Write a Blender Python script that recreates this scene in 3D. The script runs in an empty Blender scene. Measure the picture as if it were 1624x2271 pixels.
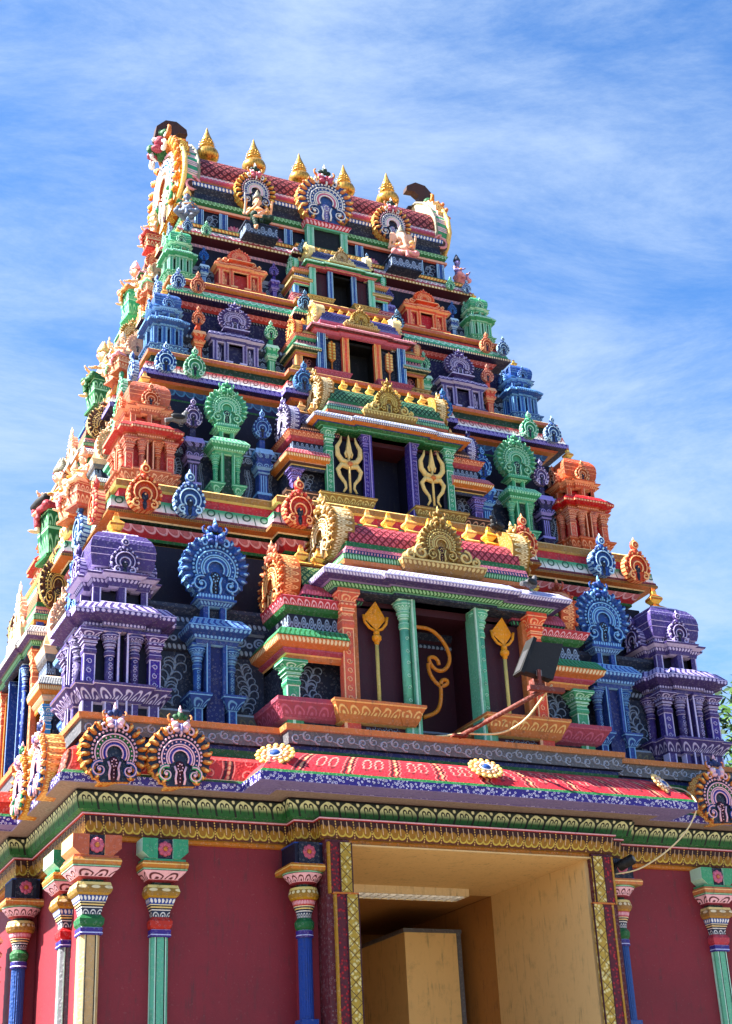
import bpy, math, random
from math import sin, cos, pi, radians, sqrt, atan2
from mathutils import Matrix, Vector
random.seed(7)
SC = bpy.context.scene
COL = SC.collection
# ------------------------------------------------------------------ camera
cam_d = bpy.data.cameras.new("camera")
cam = bpy.data.objects.new("camera", cam_d); COL.objects.link(cam)
yaw, pit, rol = radians(25.6848), radians(25.1215), radians(-2.8683)
ca, sa, cb, sb, cc, sc_ = cos(yaw), sin(yaw), cos(pit), sin(pit), cos(rol), sin(rol)
F = Vector((sa*cb, ca*cb, sb)); R0 = Vector((ca, -sa, 0)); U0 = R0.cross(F)
R = cc*R0 + sc_*U0; U = -sc_*R0 + cc*U0
CAM = Vector((-6.8519, -12.2154, 2.3590))
m = Matrix(((R.x, U.x, -F.x, CAM.x), (R.y, U.y, -F.y, CAM.y), (R.z, U.z, -F.z, CAM.z), (0, 0, 0, 1)))
cam.matrix_world = m
cam_d.sensor_fit = 'HORIZONTAL'; cam_d.sensor_width = 36; cam_d.lens = 36*3242.7/1624
cam_d.clip_start = 0.1; cam_d.clip_end = 3000
SC.camera = cam
# ------------------------------------------------------------------ light
SUN = Vector((-0.68, 0.11, 0.72)).normalized()
w = bpy.data.worlds.new("World"); SC.world = w; w.use_nodes = True
nt = w.node_tree; nd = nt.nodes; lk = nt.links
bg = nd["Background"]; bg.inputs[1].default_value = 0.05
sky = nd.new("ShaderNodeTexSky"); sky.sky_type = 'NISHITA'; sky.sun_disc = False
sky.sun_elevation = math.asin(SUN.z); sky.sun_rotation = atan2(SUN.x, SUN.y)
sky.air_density = 1.25; sky.dust_density = 0.4; sky.ozone_density = 2.2
tc = nd.new("ShaderNodeTexCoord")
mp = nd.new("ShaderNodeMapping"); mp.inputs['Scale'].default_value = (1.3, 2.6, 5.2); mp.inputs['Rotation'].default_value = (0.3, 0.35, 0.6)
lk.new(tc.outputs['Generated'], mp.inputs[0])
n1 = nd.new("ShaderNodeTexNoise"); n1.inputs['Scale'].default_value = 2.0; n1.inputs['Detail'].default_value = 12; n1.inputs['Roughness'].default_value = .72; n1.inputs['Distortion'].default_value = .35
lk.new(mp.outputs[0], n1.inputs[0])
n2 = nd.new("ShaderNodeTexNoise"); n2.inputs['Scale'].default_value = 1.7; n2.inputs['Detail'].default_value = 3
lk.new(tc.outputs['Generated'], n2.inputs[0])
mu = nd.new("ShaderNodeMath"); mu.operation = 'ADD'; lk.new(n1.outputs[0], mu.inputs[0]); lk.new(n2.outputs[0], mu.inputs[1])
cr = nd.new("ShaderNodeMapRange"); cr.interpolation_type = 'SMOOTHSTEP'
cr.inputs[1].default_value = .80; cr.inputs[2].default_value = 1.38; cr.inputs[3].default_value = 0; cr.inputs[4].default_value = .85
lk.new(mu.outputs[0], cr.inputs[0])
mx = nd.new("ShaderNodeMix"); mx.data_type = 'RGBA'
lk.new(cr.outputs[0], mx.inputs[0])
hs = nd.new("ShaderNodeMix"); hs.data_type = 'RGBA'; hs.blend_type = 'MULTIPLY'; hs.inputs[0].default_value = 1; hs.inputs[7].default_value = (.47, .82, 1.22, 1)
lk.new(sky.outputs[0], hs.inputs[6]); lk.new(hs.outputs[2], mx.inputs[6])
mx.inputs[7].default_value = (3.1, 3.9, 5.0, 1)
lk.new(mx.outputs[2], bg.inputs[0])
sd = bpy.data.lights.new("sun", 'SUN'); sd.energy = 5.0; sd.angle = radians(.53); sd.color = (1, .95, .87)
so = bpy.data.objects.new("sun", sd); COL.objects.link(so); so.rotation_euler = SUN.to_track_quat('Z', 'Y').to_euler()
SC.view_settings.view_transform = 'Standard'; SC.view_settings.look = 'None'; SC.view_settings.gamma = 1
SC.view_settings.exposure = 2.2
SC.cycles.max_bounces = 6
# ------------------------------------------------------------------ materials
def lin(c):
    return tuple((x/255/12.92 if x/255 <= .04045 else ((x/255+.055)/1.055)**2.4)**1.30*.97 for x in c)
PAL = dict(
 glassgrey=(84,84,88), ivory=(236,208,172), archbrown=(104,74,56), curl=(176,182,196), forecourt=(150,138,120), coral=(206,78,52), maroon=(112,36,54), wallred=(152,42,66), dkmaroon=(88,28,50), black=(12,12,18), navy=(18,22,62), ink=(32,44,72), slate=(52,66,92), slate_l=(158,176,200),
 pur=(88,70,134), pur_l=(204,194,226), violet=(70,50,150), violet_l=(165,155,215), dpur=(48,38,96),
 blue=(30,88,160), blue_l=(140,190,228), dblue=(16,50,120), sky=(70,150,205), sky_l=(190,222,240),
 green=(28,120,66), green_l=(160,212,170), mint=(116,192,160), mint_l=(196,232,212), dgreen=(14,70,48), jade=(72,168,126), jade_l=(170,225,190),
 orange=(222,98,44), orange_l=(246,190,140), amber=(206,134,46), amber_l=(240,205,130), gold=(168,132,56), gold_l=(226,204,130), ygold=(190,150,30), red=(196,34,40), red_l=(238,150,130),
 terra=(196,104,66), terra_l=(238,184,150), pink=(204,106,132), pink_l=(242,196,206), rose=(178,70,92), rose_l=(230,160,165), cream=(234,218,176), white=(232,230,226), yellow=(240,184,34), yellow_l=(250,220,120),
 peach=(236,196,164), skin=(226,176,140), bluegrey=(120,136,160), brown=(92,60,50), brown_l=(180,150,120), tan=(205,172,122), buff=(238,208,154), steel=(140,140,142), rust=(138,66,48),
 dkgrey=(46,44,46), grey=(120,120,124), stone=(150,146,128), lav=(150,138,190), lav_l=(225,220,240), plaster=(170,150,140))
MATS = {}
class X:
    def __init__(s, t, o): s.t = t; s.o = o
    def op(s, k, b=None, c=None):
        n = s.t.nodes.new("ShaderNodeMath"); n.operation = k
        for i, v in enumerate((s, b, c)):
            if v is None: continue
            if isinstance(v, X): s.t.links.new(v.o, n.inputs[i])
            else: n.inputs[i].default_value = v
        return X(s.t, n.outputs[0])
    def __add__(s, b): return s.op('ADD', b)
    __radd__ = __add__
    def __sub__(s, b): return s.op('SUBTRACT', b)
    def __rsub__(s, b): return (s*-1)+b
    def __mul__(s, b): return s.op('MULTIPLY', b)
    __rmul__ = __mul__
    def __truediv__(s, b): return s.op('DIVIDE', b)
    def fr(s): return s.op('FRACT')
    def ab(s): return s.op('ABSOLUTE')
    def sq(s): return s.op('SQRT')
    def sn(s): return s.op('SINE')
    def pw(s, b): return s.op('POWER', b)
    def mn(s, b): return s.op('MINIMUM', b)
    def mxx(s, b): return s.op('MAXIMUM', b)
    def ss(s, a, b):
        n = s.t.nodes.new("ShaderNodeMapRange"); n.interpolation_type = 'SMOOTHSTEP'
        s.t.links.new(s.o, n.inputs[0]); n.inputs[1].default_value = a; n.inputs[2].default_value = b
        return X(s.t, n.outputs[0])
    def lt(s, b, e=.02): return 1-(s-b).ss(-e, e)
    def gt(s, b, e=.02): return (s-b).ss(-e, e)
def mixc(t, f, a, b):
    n = t.nodes.new("ShaderNodeMix"); n.data_type = 'RGBA'
    t.links.new(f.o, n.inputs[0])
    for i, v in ((6, a), (7, b)):
        if isinstance(v, (tuple, list)): n.inputs[i].default_value = tuple(v)+(1,)
        else: t.links.new(v, n.inputs[i])
    return n.outputs[2]
def hyp(a, b): return (a*a+b*b).sq()
def patt(kind, t, u, v, c, l, p, nv):
    """returns colour output and height"""
    x = (u/p).fr()-.5
    if kind == 'petal':
        d = hyp(x*1.0, (v-.12)*.62); ring = (d-.36).ab().lt(.055, .03); dot = d.lt(.13, .04); g = (x.ab()-.5).ab().lt(.03, .02)
        f = ring.mxx(dot).mn(v.gt(.06))
        return mixc(t, f, c, l), f
    if kind == 'scallop':
        d = hyp(x, (v-.95)*.9); ring = (d-.45).ab().lt(.07, .04); inn = d.lt(.36, .05)
        a = mixc(t, inn, c, tuple(.65*i+.35*j for i, j in zip(c, l)))
        return mixc(t, ring, a, l), (ring*.6+inn)
    if kind == 'bead':
        d = hyp(x, (v-.5)*.8); f = d.lt(.33, .05); return mixc(t, f, c, l), f
    if kind == 'leaf':
        y = v*.9; w_ = (x+(v-.5)*.25).ab(); f = (w_-.2).ab().lt(.07, .03).mn(v.gt(.1)); g = w_.lt(.06, .03)
        f = f.mxx(g); return mixc(t, f, c, l), f
    if kind == 'scroll':
        d1 = hyp(x+.15, (v-.5)*.8); f1 = (d1-.26).ab().lt(.05, .02).mxx((d1-.1).ab().lt(.04, .02))
        d2 = hyp((x-.32), (v-.3)*.8); f2 = (d2-.13).ab().lt(.045, .02); f = f1.mxx(f2)
        return mixc(t, f, c, l), f
    if kind == 'tile':
        y = v*nv; a = ((u/p+y).fr()-.5).ab(); b = ((u/p-y).fr()-.5).ab(); e = a.mxx(b)
        g = e.gt(.40, .04); h = ((u/p+y).fr()+(1-(u/p-y).fr()))*.5
        inner = mixc(t, (e-.2).ab().lt(.07, .03), c, tuple(.6*i+.4*j for i, j in zip(c, l)))
        return mixc(t, g, inner, tuple(i*.25 for i in c)), (1-g)*(h.mn(1.0)+.5)
    if kind == 'comma':
        g = v.ss(.15, .9); col = mixc(t, g, l, c); dkc = tuple(i*.25 for i in c)
        d = hyp(x+.08, (v-.62)*.7); f = (d-.2).ab().lt(.045, .025).mn((x-.1-(v-.9)*.0).lt(.12, .05)); d2 = (x-.38+(v-.5)*.18).ab().lt(.03, .02).mn(v.lt(.75, .05))
        f = f.mxx(d2); return mixc(t, f, col, dkc), 1-f
    if kind == 'dashes':
        f = x.ab().lt(.22, .06).mn((v-.5).ab().lt(.3, .06)); return mixc(t, f, c, l), f
    if kind == 'voro':
        pass
def mat(name, pattern=None, c=None, l=None, p=.05, nv=3, rough=.6, metal=0., bump=.35, coat=0):
    key = (name, pattern, c, l, p, nv)
    if key in MATS: return MATS[key]
    mt = bpy.data.materials.new(name.replace('_l', '_light') + ('_' + pattern if pattern else '')); mt.use_nodes = True
    t = mt.node_tree; b = t.nodes["Principled BSDF"]
    b.inputs['Roughness'].default_value = rough; b.inputs['Specular IOR Level'].default_value = .38; b.inputs['Metallic'].default_value = metal
    c1 = lin(PAL[c or name]); l1 = lin(PAL[l]) if l else None
    tcn = t.nodes.new("ShaderNodeTexCoord")
    no = t.nodes.new("ShaderNodeTexNoise"); no.inputs['Scale'].default_value = 7; no.inputs['Detail'].default_value = 8; no.inputs['Roughness'].default_value = .72
    geo = t.nodes.new("ShaderNodeNewGeometry")
    t.links.new(geo.outputs['Position'], no.inputs[0])
    nz = X(t, no.outputs[0])
    h = None
    if pattern:
        uv = t.nodes.new("ShaderNodeUVMap"); uv.uv_map = 'UVMap'
        sp = t.nodes.new("ShaderNodeSeparateXYZ"); t.links.new(uv.outputs[0], sp.inputs[0])
        u, v = X(t, sp.outputs[0]), X(t, sp.outputs[1])
        if pattern == 'lotus0':
            x = (u/.182).fr()-.5; ax = x.ab()
            grad = v.ss(.32, .72); col = mixc(t, grad, lin((22,112,50)), lin((214,216,172)))
            bound = .475-(v-.5).mxx(0).pw(2)*1.5
            out = (ax-bound).ab().lt(.03, .018); outside = ax.gt(bound, .01)
            col = mixc(t, outside, col, lin((40,60,50)))
            bud = hyp((ax-.5)*1.0, (v-.92)*.6).lt(.075, .02); col = mixc(t, bud, col, lin((220,218,180)))
            hook = hyp(ax-.13, (v-.62)*.55); hk = (hook-.085).ab().lt(.03, .015).mn(v.gt(.55)); stem = (ax-.21).ab().lt(.022, .012).mn((v-.42).ab().lt(.22))
            col = mixc(t, out.mxx(hk).mxx(stem), col, lin((12,32,26))); colo = col; h = (1-outside)*(1-out)
        elif pattern == 'frieze0':
            x = (u/.172).fr()-.5; ax = x.ab()
            y0 = hyp(ax-.2, (v-.42)*.8); sw = y0.lt(.24, .03); sw2 = ax.lt(.16).mn(v.lt(.4, .05)).mn(v.gt(.12))
            g = sw.mxx(sw2).mn(v.gt(.06))
            base = mixc(t, v.ss(.2, .75), lin((120,62,30)), lin((74,20,30)))
            col = mixc(t, g, base, lin((176,130,44)))
            lip = (y0-.22).ab().lt(.035, .02).mn(v.lt(.45, .03)); col = mixc(t, lip, col, lin((222,194,100)))
            ln = (x-.13).ab().lt(.022, .01).mxx((x+.18).ab().lt(.018, .01).mn(v.gt(.5))).mn((v-.64).ab().lt(.3)); col = mixc(t, ln, col, lin((226,196,168)))
            bd = hyp(ax-.5, ((v*7).fr()-.5)*.10).lt(.035, .015); col = mixc(t, bd, col, lin((230,190,120))); colo = col; h = g+lip+bd
        elif pattern == 'redband':
            x = (u/.50).fr()-.5; sh = x+(v-.5).pw(2)*.14
            dk = (sh.ab()-.44).ab().lt(.030, .01); wl = (sh.ab()-.385).ab().lt(.009, .006)
            hk = (hyp(x.ab()-.13, (v-.30)*.42)-.085).ab().lt(.016, .008).mn(v.gt(.14)); hd = (hyp(x.ab()-.15, (v-.28)*.42)-.07).ab().lt(.018, .008)
            hk2 = (hyp(x.ab()-.12, (v-.98)*.42)-.09).ab().lt(.009, .006)
            dt = hyp(x.ab()-.5, ((v*4).fr()-.5)*.07).lt(.03, .01)
            col = mixc(t, hd, lin((206,30,34)), lin((140,26,34))); col = mixc(t, dk, col, lin((96,24,34)))
            col = mixc(t, wl.mxx(hk).mxx(hk2), col, lin((232,150,136))); col = mixc(t, dt, col, lin((226,170,130))); colo = col; h = wl+hk
        elif pattern in ('flecks', 'lattice', 'curls', 'marble'):
            if pattern == 'lattice':
                y = v*nv; a = ((u/p+y).fr()-.5).ab(); bb = ((u/p-y).fr()-.5).ab()
                g = a.gt(.46, .015).mxx(bb.gt(.46, .015))
                vo = t.nodes.new("ShaderNodeTexVoronoi"); vo.inputs['Scale'].default_value = 26; t.links.new(geo.outputs['Position'], vo.inputs[0])
                d = X(t, vo.outputs[0]).ss(.25, .5); col = mixc(t, d, lin((232,220,160)), lin((196,170,70))); colo = mixc(t, g, col, lin((120,88,26))); h = 1-d
            else:
                vo = t.nodes.new("ShaderNodeTexVoronoi"); vo.inputs['Scale'].default_value = nv; t.links.new(geo.outputs['Position'], vo.inputs[0])
                d = X(t, vo.outputs[0])
                f = (d-.32).ab().lt(.09, .06) if pattern != 'marble' else d.lt(.3, .2)
                colo = mixc(t, f, c1, l1); h = f
        else:
            colo, h = patt(pattern, t, u, v, c1, l1, p, nv)
        base = colo
    else:
        rg = t.nodes.new("ShaderNodeRGB"); rg.outputs[0].default_value = c1+(1,); base = rg.outputs[0]
    if name == 'wallred':
        nw = t.nodes.new('ShaderNodeTexNoise'); nw.inputs['Scale'].default_value = 1.3; nw.inputs['Detail'].default_value = 6; t.links.new(geo.outputs['Position'], nw.inputs[0])
        base = mixc(t, X(t, nw.outputs[0]).ss(.35, .7)*.35, base, lin((120,42,58)))
    # weathering: blotches of grime and pale wear
    g1 = nz.ss(.50, .78)*.42
    base = mixc(t, g1, base, tuple(i*.35+.012 for i in c1) if not pattern else (.03, .03, .03))
    mpp = t.nodes.new("ShaderNodeMapping"); mpp.inputs['Scale'].default_value = (30, 30, 3.0); t.links.new(geo.outputs['Position'], mpp.inputs[0])
    no3 = t.nodes.new("ShaderNodeTexNoise"); no3.inputs['Scale'].default_value = 1; no3.inputs['Detail'].default_value = 5; t.links.new(mpp.outputs[0], no3.inputs[0])
    base = mixc(t, X(t, no3.outputs[0]).ss(.54, .74)*nz.ss(.35, .6)*.45, base, (.03, .028, .028))
    no2 = t.nodes.new("ShaderNodeTexNoise"); no2.inputs['Scale'].default_value = 42; no2.inputs['Detail'].default_value = 4
    t.links.new(geo.outputs['Position'], no2.inputs[0]); nz2 = X(t, no2.outputs[0])
    base = mixc(t, nz2.ss(.62, .74)*.12, base, tuple(min(1, i*.6+.22) for i in c1))
    oi = t.nodes.new("ShaderNodeObjectInfo"); rv = X(t, oi.outputs['Random']); sc3 = t.nodes.new("ShaderNodeHueSaturation"); t.links.new(base, sc3.inputs['Color'])
    t.links.new((rv*.26+.87).o, sc3.inputs['Value']); t.links.new(((rv*7.3).fr()*.12+.92).o, sc3.inputs['Saturation']); t.links.new(((rv*3.7).fr()*.016+.492).o, sc3.inputs['Hue']); base = sc3.outputs[0]
    t.links.new(base, b.inputs['Base Color'])
    t.links.new((nz2*.3+(rough-.12)).o, b.inputs['Roughness'])
    bp = t.nodes.new("ShaderNodeBump"); bp.inputs['Strength'].default_value = bump; bp.inputs['Distance'].default_value = .012
    hh = nz2*.35
    if name not in ('wallred', 'buff', 'buff_shaded', 'forecourt', 'black', 'dkgrey', 'glassgrey', 'steel', 'brown', 'white', 'peach', 'skin', 'leafgreen', 'leafdark', 'navy', 'dkmaroon'):
        vf = t.nodes.new("ShaderNodeTexVoronoi"); vf.inputs['Scale'].default_value = 30; t.links.new(geo.outputs['Position'], vf.inputs[0]); vd = X(t, vf.outputs[0])
        hh = hh+(1-vd.ss(.1, .6))*.8
        if not pattern:
            tin = mixc(t, (vd-.30).ab().lt(.05, .05)*.38, base, tuple(min(1, i*.75+.22) for i in c1)); t.links.new(tin, b.inputs['Base Color'])
    if h is not None: hh = hh+h
    t.links.new(hh.o, bp.inputs['Height']); t.links.new(bp.outputs[0], b.inputs['Normal'])
    MATS[key] = mt
    return mt
def M(s):
    """'blue' or 'petal:blue,blue_l,.06,3'"""
    if ':' in s:
        k, r = s.split(':'); r = r.split(',')
        return mat(r[0], k, r[0], r[1] if len(r) > 1 else None, float(r[2]) if len(r) > 2 else .05, float(r[3]) if len(r) > 3 else 3)
    if s == 'brass': return mat('gold_l', None, 'ygold', rough=.3, metal=.75) if 0 else BRASS()
    return mat(s)
def BRASS():
    if 'brass' in MATS: return MATS['brass']
    mt = bpy.data.materials.new('gilded_brass'); mt.use_nodes = True; t = mt.node_tree; b = t.nodes["Principled BSDF"]
    b.inputs['Base Color'].default_value = lin((214,170,84))+(1,); b.inputs['Metallic'].default_value = .6; b.inputs['Roughness'].default_value = .34
    no = t.nodes.new("ShaderNodeTexNoise"); no.inputs['Scale'].default_value = 14; no.inputs['Detail'].default_value = 6
    cc_ = mixc(t, X(t, no.outputs[0]).ss(.4, .7), lin((222,180,96)), lin((150,112,52))); t.links.new(cc_, b.inputs['Base Color'])
    MATS['brass'] = mt; return mt
# ------------------------------------------------------------------ mesh builder
class MB:
    def __init__(s): s.v = []; s.f = []; s.m = []; s.uv = []; s.sm = []; s.T = Matrix.Identity(4)
    def add(s, vs, fs, mt, uvs=None, smooth=False):
        b = len(s.v)
        s.v += [tuple(s.T @ Vector(p)) for p in vs]
        for i, f in enumerate(fs):
            s.f.append([b+k for k in f]); s.m.append(mt if isinstance(mt, str) else mt[i]); s.sm.append(smooth)
            s.uv.append(uvs[i] if uvs else [(0, 0)]*len(f))
    def mesh(s, name):
        me = bpy.data.meshes.new(name); me.from_pydata(s.v, [], s.f)
        names = []
        for k in s.m:
            if k not in names: names.append(k)
        for k in names: me.materials.append(M(k))
        ix = {k: i for i, k in enumerate(names)}
        me.polygons.foreach_set('material_index', [ix[k] for k in s.m])
        me.polygons.foreach_set('use_smooth', s.sm)
        ul = me.uv_layers.new(name='UVMap'); fl = []
        for q in s.uv:
            for a in q: fl += [a[0], a[1]]
        ul.data.foreach_set('uv', fl); me['keys'] = names
        me.update(); return me
    def box(s, x0, x1, y0, y1, z0, z1, mt):
        vs = [(x0,y0,z0),(x1,y0,z0),(x1,y1,z0),(x0,y1,z0),(x0,y0,z1),(x1,y0,z1),(x1,y1,z1),(x0,y1,z1)]
        fs = [(0,3,2,1),(4,5,6,7),(0,1,5,4),(1,2,6,5),(2,3,7,6),(3,0,4,7)]
        X_, Y_ = abs(x1-x0), abs(y1-y0)
        uvs = [[(0,0),(0,Y_),(X_,Y_),(X_,0)], [(0,0),(X_,0),(X_,Y_),(0,Y_)]]+[[(0,0),(L,0),(L,1),(0,1)] for L in (X_, Y_, X_, Y_)]
        s.add(vs, fs, mt, uvs)
    def sweep(s, path, prof, closed=True, smooth=False, caps=True):
        n = len(path); P = [Vector(p) for p in path]; ms = []
        for i in range(n):
            a = P[i]-P[i-1] if (closed or i > 0) else P[1]-P[0]
            b = P[(i+1) % n]-P[i] if (closed or i < n-1) else P[-1]-P[-2]
            a.normalize(); b.normalize(); na = Vector((a.y, -a.x)); nb = Vector((b.y, -b.x))
            k = 1+na.dot(nb); ms.append((na+nb)/max(k, .2))
        L = [0]
        for i in range(n): L.append(L[-1]+(P[(i+1) % n]-P[i]).length)
        vs = []
        for o, z, _ in prof: vs += [(P[i].x+ms[i].x*o, P[i].y+ms[i].y*o, z) for i in range(n)]
        fs = []; mt = []; uvs = []
        for j in range(len(prof)-1):
            for i in range(n if closed else n-1):
                i2 = (i+1) % n
                fs.append((j*n+i, j*n+i2, (j+1)*n+i2, (j+1)*n+i)); mt.append(prof[j][2])
                uvs.append([(L[i], 0), (L[i+1], 0), (L[i+1], 1), (L[i], 1)])
        if not closed and caps:
            for i in (0, n-1):
                f = tuple(j*n+i for j in range(len(prof))); fs.append(f if i == 0 else f[::-1]); mt.append(prof[len(prof)//2][2].split(':')[-1].split(',')[0]); uvs.append([(0, 0)]*len(prof))
        if closed:
            fs.append(tuple(range(n))[::-1]); mt.append(prof[0][2]); uvs.append([(0, 0)]*n)
            k = (len(prof)-1)*n
            fs.append(tuple(range(k, k+n))); mt.append(prof[-1][2]); uvs.append([(0, 0)]*n)
        s.add(vs, fs, mt, uvs, smooth)
    def rst(s, cx, cy, hx, hy, prof):
        s.sweep([(cx-hx, cy-hy), (cx+hx, cy-hy), (cx+hx, cy+hy), (cx-hx, cy+hy)], prof)
    def lathe(s, prof, c=(0, 0, 0), n=10, smooth=True, mt=None):
        vs = []; fs = []; ms = []; uvs = []
        for r, z, *_ in prof: vs += [(c[0]+r*cos(2*pi*i/n), c[1]+r*sin(2*pi*i/n), c[2]+z) for i in range(n)]
        for j in range(len(prof)-1):
            for i in range(n):
                i2 = (i+1) % n; fs.append((j*n+i, j*n+i2, (j+1)*n+i2, (j+1)*n+i)); ms.append(mt or prof[j][2])
                uvs.append([(i/n, 0), ((i+1)/n, 0), ((i+1)/n, 1), (i/n, 1)])
        fs.append(tuple(range(n))[::-1]); ms.append(mt or prof[0][2]); uvs.append([(0, 0)]*n)
        k = (len(prof)-1)*n; fs.append(tuple(range(k, k+n))); ms.append(mt or prof[-2][2]); uvs.append([(0, 0)]*n)
        s.add(vs, fs, ms, uvs, smooth)
    def ball(s, c, r, mt, n=8, k=5):
        if not isinstance(r, (tuple, list)): r = (r, r, r)
        vs = [(c[0], c[1], c[2]-r[2])]; fs = []
        for j in range(1, k):
            a = -pi/2+pi*j/k
            vs += [(c[0]+r[0]*cos(a)*cos(2*pi*i/n), c[1]+r[1]*cos(a)*sin(2*pi*i/n), c[2]+r[2]*sin(a)) for i in range(n)]
        vs.append((c[0], c[1], c[2]+r[2])); t = len(vs)-1
        for i in range(n):
            i2 = (i+1) % n; fs.append((0, 1+i2, 1+i)); fs.append((t, 1+(k-2)*n+i, 1+(k-2)*n+i2))
            for j in range(k-2): fs.append((1+j*n+i, 1+j*n+i2, 1+(j+1)*n+i2, 1+(j+1)*n+i))
        s.add(vs, fs, mt, None, True)
    def tube(s, pts, r, mt, n=6, flat=None):
        P = [Vector(p) for p in pts]; q = len(P); vs = []; fs = []; up = Vector(flat) if flat else None; prev = None
        for i in range(q):
            t = (P[min(i+1, q-1)]-P[max(i-1, 0)]).normalized()
            a = up if up is not None else (prev if prev is not None else (Vector((0, 0, 1)) if abs(t.z) < .9 else Vector((1, 0, 0))))
            a = (a-t*a.dot(t)).normalized(); prev = a; b = t.cross(a); rr = r(i/(q-1)) if callable(r) else r
            vs += [tuple(P[i]+(a*cos(2*pi*k/n)+b*sin(2*pi*k/n))*rr) for k in range(n)]
        for i in range(q-1):
            for k in range(n): fs.append((i*n+k, i*n+(k+1) % n, (i+1)*n+(k+1) % n, (i+1)*n+k))
        fs.append(tuple(range(n))[::-1]); fs.append(tuple(range((q-1)*n, q*n)))
        s.add(vs, fs, mt, None, True)
    def prism(s, poly, n0, n1, mt, side=None):
        """poly in (x,z), extruded along y from n0 (front, smaller) to n1"""
        k = len(poly); vs = [(p[0], n0, p[1]) for p in poly]+[(p[0], n1, p[1]) for p in poly]
        ar = sum(poly[i][0]*poly[(i+1) % k][1]-poly[(i+1) % k][0]*poly[i][1] for i in range(k))
        fr = tuple(range(k)); bk = tuple(range(k, 2*k))
        if ar < 0: fr = fr[::-1]
        else: bk = bk[::-1]
        fs = [fr, bk]; ms = [mt, mt]; uvs = [[(0, 0)]*k]*2
        L = 0
        for i in range(k):
            j = (i+1) % k; d = sqrt((poly[i][0]-poly[j][0])**2+(poly[i][1]-poly[j][1])**2)
            fs.append((i, k+i, k+j, j) if ar > 0 else (i, j, k+j, k+i)); ms.append(side or mt)
            uvs.append([(L, 0), (L, 1), (L+d, 1), (L+d, 0)] if ar > 0 else [(L, 0), (L+d, 0), (L+d, 1), (L, 1)]); L += d
        s.add(vs, fs, ms, uvs)
def ob(name, me, parent=None, loc=(0, 0, 0), rz=0, sc=(1, 1, 1), label=None):
    o = bpy.data.objects.new(name, me); COL.objects.link(o)
    if name in ('cornice_medallion', 'pot_finial', 'medallion', 'small_medallion', 'lion_face', 'brass_finial') and parent is not None:
        rz += random.uniform(-.05, .05); k_ = random.uniform(.95, 1.05); sc = tuple(q_*k_ for q_ in sc) if isinstance(sc, (tuple, list)) else sc*k_
    o.location = loc; o.rotation_euler = (0, 0, rz); o.scale = sc if isinstance(sc, (tuple, list)) else (sc, sc, sc)
    if parent is not None: o.parent = parent
    if label: o['label'] = label
    return o
def tag(o, label=None, cat=None, group=None, kind=None):
    for k, v in (('label', label), ('category', cat), ('group', group), ('kind', kind)):
        if v: o[k] = v
    return o
def inst(proto, parent, loc, rz=0, sc=1, label=None):
    nm, me, kids = proto
    o = ob(nm, me, parent, loc, rz, sc, label)
    for cn, cme, cl, cr_, cs in kids: ob(cn, cme, o, cl, cr_, cs)
    return o
def arcp(cx, cz, r, a0, a1, y, n=20): return [(cx+r*cos(radians(a0+(a1-a0)*i/n)), y, cz+r*sin(radians(a0+(a1-a0)*i/n))) for i in range(n+1)]
def spiral(cx, cz, r, a0, turns, y, sgn=1, n=14, ex=.75):
    return [(cx+r*(1-ex*i/n)*cos(radians(a0+sgn*360*turns*i/n)), y, cz+r*(1-ex*i/n)*sin(radians(a0+sgn*360*turns*i/n))) for i in range(n+1)]
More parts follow.
